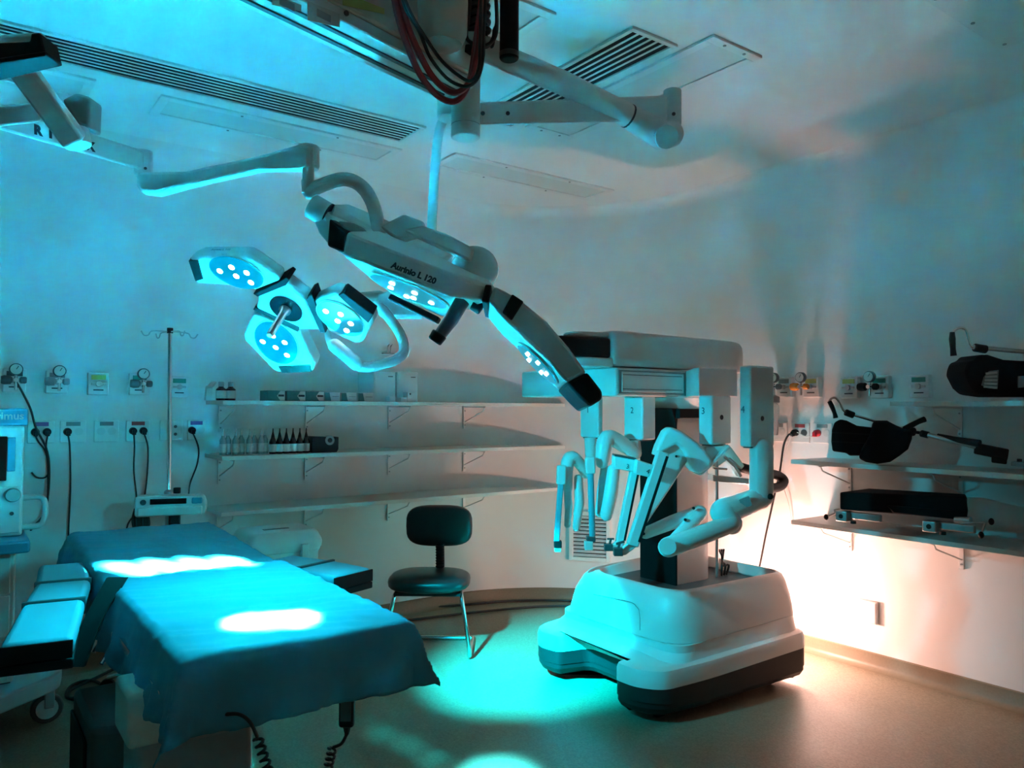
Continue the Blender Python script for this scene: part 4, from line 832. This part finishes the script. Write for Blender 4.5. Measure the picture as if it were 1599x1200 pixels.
for ch, px_, py_ in (('R', 59, 204), ('I', 79, 209), ('X', 141, 229)):
    D_ = 1/(.6173-.1295*(px_+60)/286)-.016
    text('arm_letter', ch, P(px_, py_, D_), ea, eu, .030, 'ink', ext, .0018)
# third lamp cropped by the upper left corner
l3 = thing('surgical_lamp', 'dark edge of a third surgical lamp in the upper left corner', 'surgical lamp', P(0, 80, 1.25))
pod3 = obj('pod', B().hull8([P(-170, 120, 1.18), P(74, 84, 1.22), P(70, 78, 1.42), P(-170, 95, 1.42), P(-170, 80, 1.18), P(72, 52, 1.22), P(68, 50, 1.42), P(-170, 66, 1.42)]), 'white', l3, .008, 3)
obj('handle', B().prism([P(*q, 1.205) for q in ((-150, 124), (-100, 98), (0, 66), (46, 64), (48, 51), (62, 50), (70, 82), (0, 98), (-100, 122))], F0*.05), 'black', pod3, .003)
obj('under_panel', B().hull8([P(-170, 126, 1.17), P(72, 88, 1.20), P(68, 82, 1.43), P(-170, 99, 1.43), P(-170, 118, 1.17), P(72, 80, 1.20), P(68, 75, 1.43), P(-170, 93, 1.43)]), 'black', pod3, .003)
b3 = obj('spring_arm', B().bar(P(22, 92, 1.32), P(118, 222, 1.42), .042, .034, F0), 'white', l3, .006, 3)
obj('arm_joint', B().tube([P(116, 205, 1.45), P(122, 228, 1.45)], [.026, .024], 18), 'white', l3)
obj('arm_plate', B().prism([P(*q, 1.50) for q in ((95, 156), (118, 144), (140, 150), (138, 200), (122, 195))], F0*.05), 'grey', l3, .006)
obj('rear_arm', B().hull8([P(-60, 206, 1.45), P(66, 190, 1.52), P(66, 186, 1.6), P(-60, 200, 1.6), P(-60, 172, 1.45), P(62, 162, 1.52), P(62, 160, 1.6), P(-60, 168, 1.6)]), 'white', l3, .006)

# ---------------------------------------------------------------- ceiling pendant with cables
pen = thing('supply_pendant', 'ceiling supply pendant beam with column and jointed white arm at top centre', 'pendant', P(715, 160, 2.1))
bd = (R0*.607+F0*.795).normalized(); bs = bd.cross(UZ).normalized()
e0 = P(692, 160, 2.08); hz = .36; wd_ = .13
bc0 = e0-bd*1.6
def beam(o0, o1, z0, z1, d0=0, d1=0): 
    q = []
    for z in (z0, z1):
        for (d, o) in ((d0, o0), (d1, o0), (d1, o1), (d0, o1)): q.append(bc0+bd*d+bs*o+UZ*z)
    return B().hull8(q)
obj('beam', beam(0, wd_, .03, hz, 0, 1.6), 'beige', pen, .008, 3)
obj('beam_underside', beam(.005, wd_-.005, 0, .029, 0, 1.58), 'white', pen, .004)
for o in (.03, .075): obj('rail_slot', beam(o, o+.012, -.004, .001, 0, 1.56), 'dgrey', pen)
sp = lambda x, y: (lambda d: C0+d*(((bc0+bs*(wd_+.001))-C0).dot(bs)/d.dot(bs)))(ray(x, y))
for x0, y0, x1, y1, m in ((425, -10, 470, 8, 'label'), (480, 2, 530, 32, 'label'), (535, -12, 600, 8, 'yellow')):
    b = B().prism([sp(x0, y0), sp(x1, y0+(x1-x0)*.40), sp(x1, y1+(x1-x0)*.22), sp(x0, y1)], bs*.0012); g_ = obj('label_sheet', b, m, pen)
    if m == 'label':
        c = sp((x0+x1)/2, (y0+y1)/2+8)+bs*.0015
        obj('print_block', B().ob(c, bd, bs, UZ, .018, .0004, .008), 'grey', g_)
obj('screw', B().cyl(sp(540, 21), sp(540, 21)+bs*.004, .006, n=10), 'dgrey', pen)
obj('end_column', B().tube([P(706, 150, 2.14)+UZ*.4, P(706, 186, 2.14)], [.042, .042], 24), 'white', pen, .003)
obj('arm_column', B().tube([P(727, 110, 2.10)+UZ*.5, P(727, 216, 2.10)], [.040, .040], 24), 'white', pen, .003)
obj('column_seam', B().tube([P(727, 196, 2.10), P(727, 197, 2.10)], [.0405, .0405], 24), 'gl', pen)
obj('side_housing', B().lathe(P(692, -60, 1.74), -UZ, [(.055, -.1), (.058, .10), (.056, .17), (.045, .195), (.02, .205)], 28), 'beige', pen)
obj('lower_arm', B().hull8([P(748, 196, 2.10), P(1042, 190, 2.42), P(1042, 185, 2.52), P(748, 192, 2.2), P(748, 160, 2.10), P(1042, 149, 2.42), P(1042, 150, 2.52), P(748, 162, 2.2)]), 'white', pen, .008, 3)
for x in (754, 793): obj('bolt', B().cyl(P(x, 177, 2.09+(x-748)*.0011), P(x, 177, 2.12+(x-748)*.0011), .006, n=10), 'ink', pen)
obj('elbow_cylinder', B().tube([P(1050, 141, 2.46), P(1050, 196, 2.46)], [.029, .029], 22), 'white', pen, .004)
obj('elbow_bolt', B().sph(P(1052, 178, 2.43), .006), 'ink', pen)
pts = [(1046, 210, 2.44), (1034, 212, 2.42), (978, 180, 2.36), (880, 130, 2.22), (800, 96, 2.08), (735, 66, 1.98)]
obj('upper_arm', B().tube([P(*q) for q in pts], [.044, .046, .036, .034, .033, .032], 18, 0, True), 'white', pen)
obj('elbow_disc', B().tube([P(1040, 214, 2.37), P(1041, 214, 2.36)], [.038, .036], 24), 'white', pen)
obj('arm_seam', B().tube([P(982, 182, 2.365), P(979.5, 180.6, 2.362)], [.0375, .0375], 18), 'ink', pen)
t = thing('black_canister', 'plain black cylinder hanging at the top centre beside the cables', 'cylinder', P(795, 50, 1.86))
obj('body', B().lathe(P(795, 92, 1.86), UZ, [(.018, -.004), (.0235, .0), (.0235, .5)], 24), 'black', t, .002)
obj('hanger', B().cyl(P(795, 92, 1.86)+UZ*.5, V((*P(795, 92, 1.86).xy, H)), .008, n=10), 'dgrey', t)
obj('end_ring', B().lathe(P(795, 90, 1.86), UZ, [(.0242, .0), (.0242, .012)], 24), 'dgrey', t)
def loop(px, D, r, m, lab, grp):
    b = B().tube([P(x, y, (q[0] if q else D)) for x, y, *q in px], r, 8, 6); return tag(obj('hanging_cable', b, m), lab, 'cable', grp)
G = 'cables looping under the pendant'
def dl(pts, d0): return [(x, y, d0+(.22 if x > 690 else .22*max(0, (x-610))/80)) for x, y in pts]
loop(dl([(612, -40), (618, 10), (632, 60), (655, 115), (682, 148), (705, 159), (722, 150), (735, 120), (741, 80), (748, 30), (756, -30)], 1.62), 1.9, .0078, 'red', 'dark red hose hanging in the lowest loop under the pendant', G)
loop(dl([(620, -40), (627, 10), (645, 62), (672, 115), (698, 141), (718, 143), (734, 125), (745, 80), (750, 30), (762, -40)], 1.60), 1.88, .0078, 'red', 'dark red hose hanging in the upper loop under the pendant', G)
loop(dl([(622, -40), (632, 10), (655, 50), (672, 90), (700, 124), (728, 135), (746, 122), (754, 90), (756, 40), (760, -40)], 1.57), 1.85, .0042, 'cable', 'black cable hanging in the lower loop beside the red hoses', G)
loop(dl([(624, -40), (636, 10), (662, 55), (690, 95), (722, 122), (738, 125), (748, 105), (750, 60), (752, -40)], 1.55), 1.86, .0042, 'cable', 'black cable hanging in the upper loop beside the red hoses', G)
for k, (a, l) in enumerate(((0, 'left'), (1, 'middle'), (2, 'right'))):
    loop([(734+a*9, -40), (733+a*9, 20), (728+a*8, 55), (738+a*8, 68+a*3), (756+a*6, 72), (772, 60-a*6), (776, 30), (772, -40)], 1.95+.02*a, .005, 'cable', 'tangled black cable behind the red hose, %s of three' % l, G)
t = thing('cable_coil', 'thick black coil of cable at the top centre left of the canister', 'cable coil', P(750, 10, 1.97))
b = B().tube(helix(P(746, 58, 1.98), P(742, -80, 1.98), .030, 11, 12), .007, 7); obj('coil', b, 'cable', t)
obj('core', B().cyl(P(746, 56, 1.98), P(742, -80, 1.98), .027, n=14), 'black', t); obj('plug', B().cyl(P(731, 84, 1.96), P(733, 72, 1.96), .012, n=12), 'black', t, .002)

# ---------------------------------------------------------------- leg supports on the right wall shelves
def bt(px, D, r, n=10, sm=5): return B().tube([P(*(q if len(q) == 3 else (*q, D))) for q in px], r, n, sm)
def cush(px, D, depth, m, parent, name, bev=.02): return obj(name, B().prism([P(*q, D) for q in px], F0*depth), m, parent, bev, 3)
D1 = 3.52
t = thing('leg_support', 'black padded leg boot with a cranked handle rod on the top right shelf', 'leg support', (3.98, 1.55, 1.49))
cush([(1510, 575), (1514, 564), (1524, 562), (1530, 554), (1545, 554), (1570, 562), (1640, 566), (1640, 620), (1560, 620), (1530, 616), (1519, 606), (1508, 585)], 3.50, .17, 'foam', t, 'boot')
obj('boot_strap', B().prism([P(*q, 3.495) for q in ((1533, 602), (1537, 589), (1545, 580), (1560, 578), (1558, 608), (1545, 607))], F0*.01), 'gl', t, .002)
for i in range(5): obj('strap_rib', B().bar(P(1536+i*.8, 604-i*5, 3.49), P(1557, 606-i*6, 3.49), .004, .010), 'card', t, .001)
obj('boot_patch', B().prism([P(*q, 3.495) for q in ((1590, 588), (1602, 587), (1602, 605), (1590, 606))], F0*.01), 'gl', t, .002)
obj('rod', bt([(1520, 542), (1560, 546), (1650, 554)], 3.50, .0105), 'steel', t); obj('crank', bt([(1488, 520), (1492, 515), (1500, 512), (1508, 516), (1512, 530), (1516, 540), (1522, 543)], 3.50, .0065), 'chrome', t)
obj('grip', bt([(1487, 519), (1487, 530), (1488, 545), (1489, 556)], 3.50, [.010, .014, .012, .014], 12), 'black', t); obj('clamp', bt([(1521, 543), (1540, 546)], 3.50, .019, 12, 0), 'black', t, .003)
t = thing('leg_stirrup', 'black boot stirrup with crank handle and long telescopic rod on the middle right shelf', 'leg support', (3.98, 2.2, 1.164))
obj('shell', B().rings([[P(x, y, D) for x, y in ((1352, 722), (1340, 716), (1346, 700), (1358, 680), (1363, 658), (1368, 657), (1385, 657), (1398, 664), (1412, 670), (1425, 672), (1424, 686), (1418, 702), (1405, 712), (1390, 722), (1370, 725))] for D in (3.82, 3.98)]), 'foam', t, .02, 3)
obj('boot', B().rings([[P(x, y, D) for x, y in ((1299, 672), (1303, 660), (1312, 655), (1322, 657), (1338, 665), (1364, 668), (1362, 690), (1348, 712), (1326, 712), (1322, 708), (1300, 705), (1298, 690))] for D in (3.86, 4.02)]), 'foam', t, .025, 3)
b = B()
for y in (676, 690): b.bar(P(1300, y, 3.855), P(1358, y+3, 3.855), .006, .004, F0)
obj('boot_seam', b, 'black', t)
obj('grip', bt([(1295, 627), (1299, 635), (1303, 645), (1305, 653)], 3.92, [.011, .012, .010, .013], 12), 'black', t)
obj('crank', bt([(1295, 627), (1299, 622), (1305, 622), (1311, 630), (1316, 640), (1322, 645)], 3.92, .006), 'chrome', t); obj('clamp', bt([(1320, 644), (1333, 649)], 3.92, .017, 12, 0), 'black', t, .003)
obj('rod', bt([(1332, 648), (1366, 658)], 3.92, .007, 10, 0), 'chrome', t)
obj('side_grip', bt([(1412, 670), (1422, 665), (1434, 659), (1444, 655)], 3.86, [.013, .014, .013, .015], 12), 'black', t)
obj('joint', bt([(1416, 673), (1428, 675)], 3.88, .022, 12, 0), 'black', t, .004); obj('neck', bt([(1427, 675), (1442, 677)], 3.84, .008, 10, 0), 'black', t)
obj('rod_collar', bt([(1438, 677), (1450, 680)], 3.80, .017, 12, 0), 'black', t, .003)
obj('telescopic_rod', bt([(1446, 679, 3.80), (1525, 698, 3.62)], 3.8, .0125, 12, 0), 'steel', t); obj('rod_sleeve', bt([(1464, 680, 3.76), (1490, 687, 3.70), (1530, 693, 3.60)], 3.7, [.009, .016, .018], 12, 0), 'black', t)
obj('end_block', B().hull8([P(1520, 709, 3.62), P(1573, 720, 3.50), P(1573, 718, 3.58), P(1524, 707, 3.70), P(1522, 692, 3.62), P(1576, 702, 3.50), P(1576, 702, 3.58), P(1526, 692, 3.70)]), 'black', t, .006)
obj('end_foot', B().hull8([P(1548, 723, 3.54), P(1572, 726, 3.50), P(1572, 722, 3.58), P(1548, 720, 3.62), P(1548, 712, 3.54), P(1573, 716, 3.50), P(1573, 714, 3.58), P(1548, 712, 3.62)]), 'black', t, .005)
t = thing('small_clamp', 'small dark clamp lying at the right end of the middle right shelf', 'clamp', P(1590, 728, 3.5)); obj('body', B().ob(P(1592, 725, 3.50), -Y, X, Z, .03, .02, .010), 'grey', t, .004); obj('knob', B().cyl(P(1592, 722, 3.50), P(1592, 717, 3.50), .010, n=10), 'black', t)
t = thing('table_pad', 'thick black rectangular pad on two metal clamps on the lowest right shelf', 'pad', (3.98, 2.1, .824))
pz = .824
obj('pad', B().hull8([P(1311, 796, 4.0), P(1510, 812, 3.62), P(1512, 800, 3.82), P(1385, 792, 4.2), P(1311, 769, 4.0), P(1510, 776, 3.62), P(1508, 772, 3.82), P(1356, 763, 4.2)]), 'foam', t, .008, 3)
obj('pad_skirt', B().hull8([P(1395, 802, 3.80), P(1505, 813, 3.62), P(1505, 806, 3.76), P(1395, 796, 3.94), P(1385, 790, 3.80), P(1508, 800, 3.62), P(1508, 796, 3.76), P(1385, 788, 3.94)]), 'foam', t, .006)
for px_, py, D, l in ((1318, 806, 3.98, 1), (1455, 822, 3.68, 2)):
    c = P(px_, py, D); k = obj('clamp_block', B().ob(c, -Y, X, Z, .032, .03, .027), 'steel', t, .006, 3)
    obj('clamp_hole', B().cyl(c-X*.031, c-X*.028, .012, n=16), 'dark', k)
    obj('clamp_bar', B().ob(c-Y*.10+X*.02+Z*.006, -Y, X, Z, .085, .012, .018), 'steel', k, .005)
    obj('clamp_foot', B().cyl(c-Y*.05-Z*.02, c-Y*.05-Z*.034, .014, n=12), 'black', k)
for a, e_ in (((1308, 800, 4.02), (1290, 808, 4.05)), ((1500, 818, 3.60), (1548, 815, 3.50)), ((1538, 818, 3.52), (1532, 836, 3.50))):
    p, q = P(*a), P(*e_); g_ = obj('lever', B().tube([p, (p+q)/2, q], .005, 8), 'steel', t); obj('lever_knob', B().sph(q, (.012, .012, .016)), 'black', g_)
obj('lever_base', B().tube([P(1492, 812, 3.64), P(1516, 813, 3.58)], .016, 12), 'steel', t); obj('lever_base', B().tube([P(1312, 798, 4.02), P(1303, 800, 4.03)], .014, 12), 'beige', t)

# floor work light behind the robot
t = thing('work_light', 'small floor work light glowing behind the robot base', 'lamp', (3.91, 2.72, 0))
obj('stand', B().box((3.85, 2.64, 0), (3.97, 2.80, .02)), 'dgrey', t, .004); obj('post', B().cyl((3.91, 2.72, .02), (3.91, 2.72, .2), .012, n=10), 'dgrey', t)
obj('bulb', B().sph((3.91, 2.72, .225), .03), 'lamp', t)

# ceiling columns that carry the lamp arms and the pendant, left of the view
q = P(-70, 166, 1.66); obj('ceiling_column', B().tube([q-UZ*.05, V((q.x, q.y, H))], [.05, .05], 20), 'white', lampn, .004)
q = P(-62, 186, 1.52); obj('ceiling_column', B().tube([q-UZ*.03, V((q.x, q.y, H))], [.035, .035], 20), 'white', l3, .004)
q = P(22, 92, 1.36); obj('head_joint', B().tube([q+UZ*.012, q-UZ*.03], [.024, .024], 16), 'white', l3)
q = bc0+bd*.35+bs*(wd_/2)+UZ*hz; obj('ceiling_column', B().tube([q, V((q.x, q.y, H))], [.06, .06], 20), 'white', pen, .004)
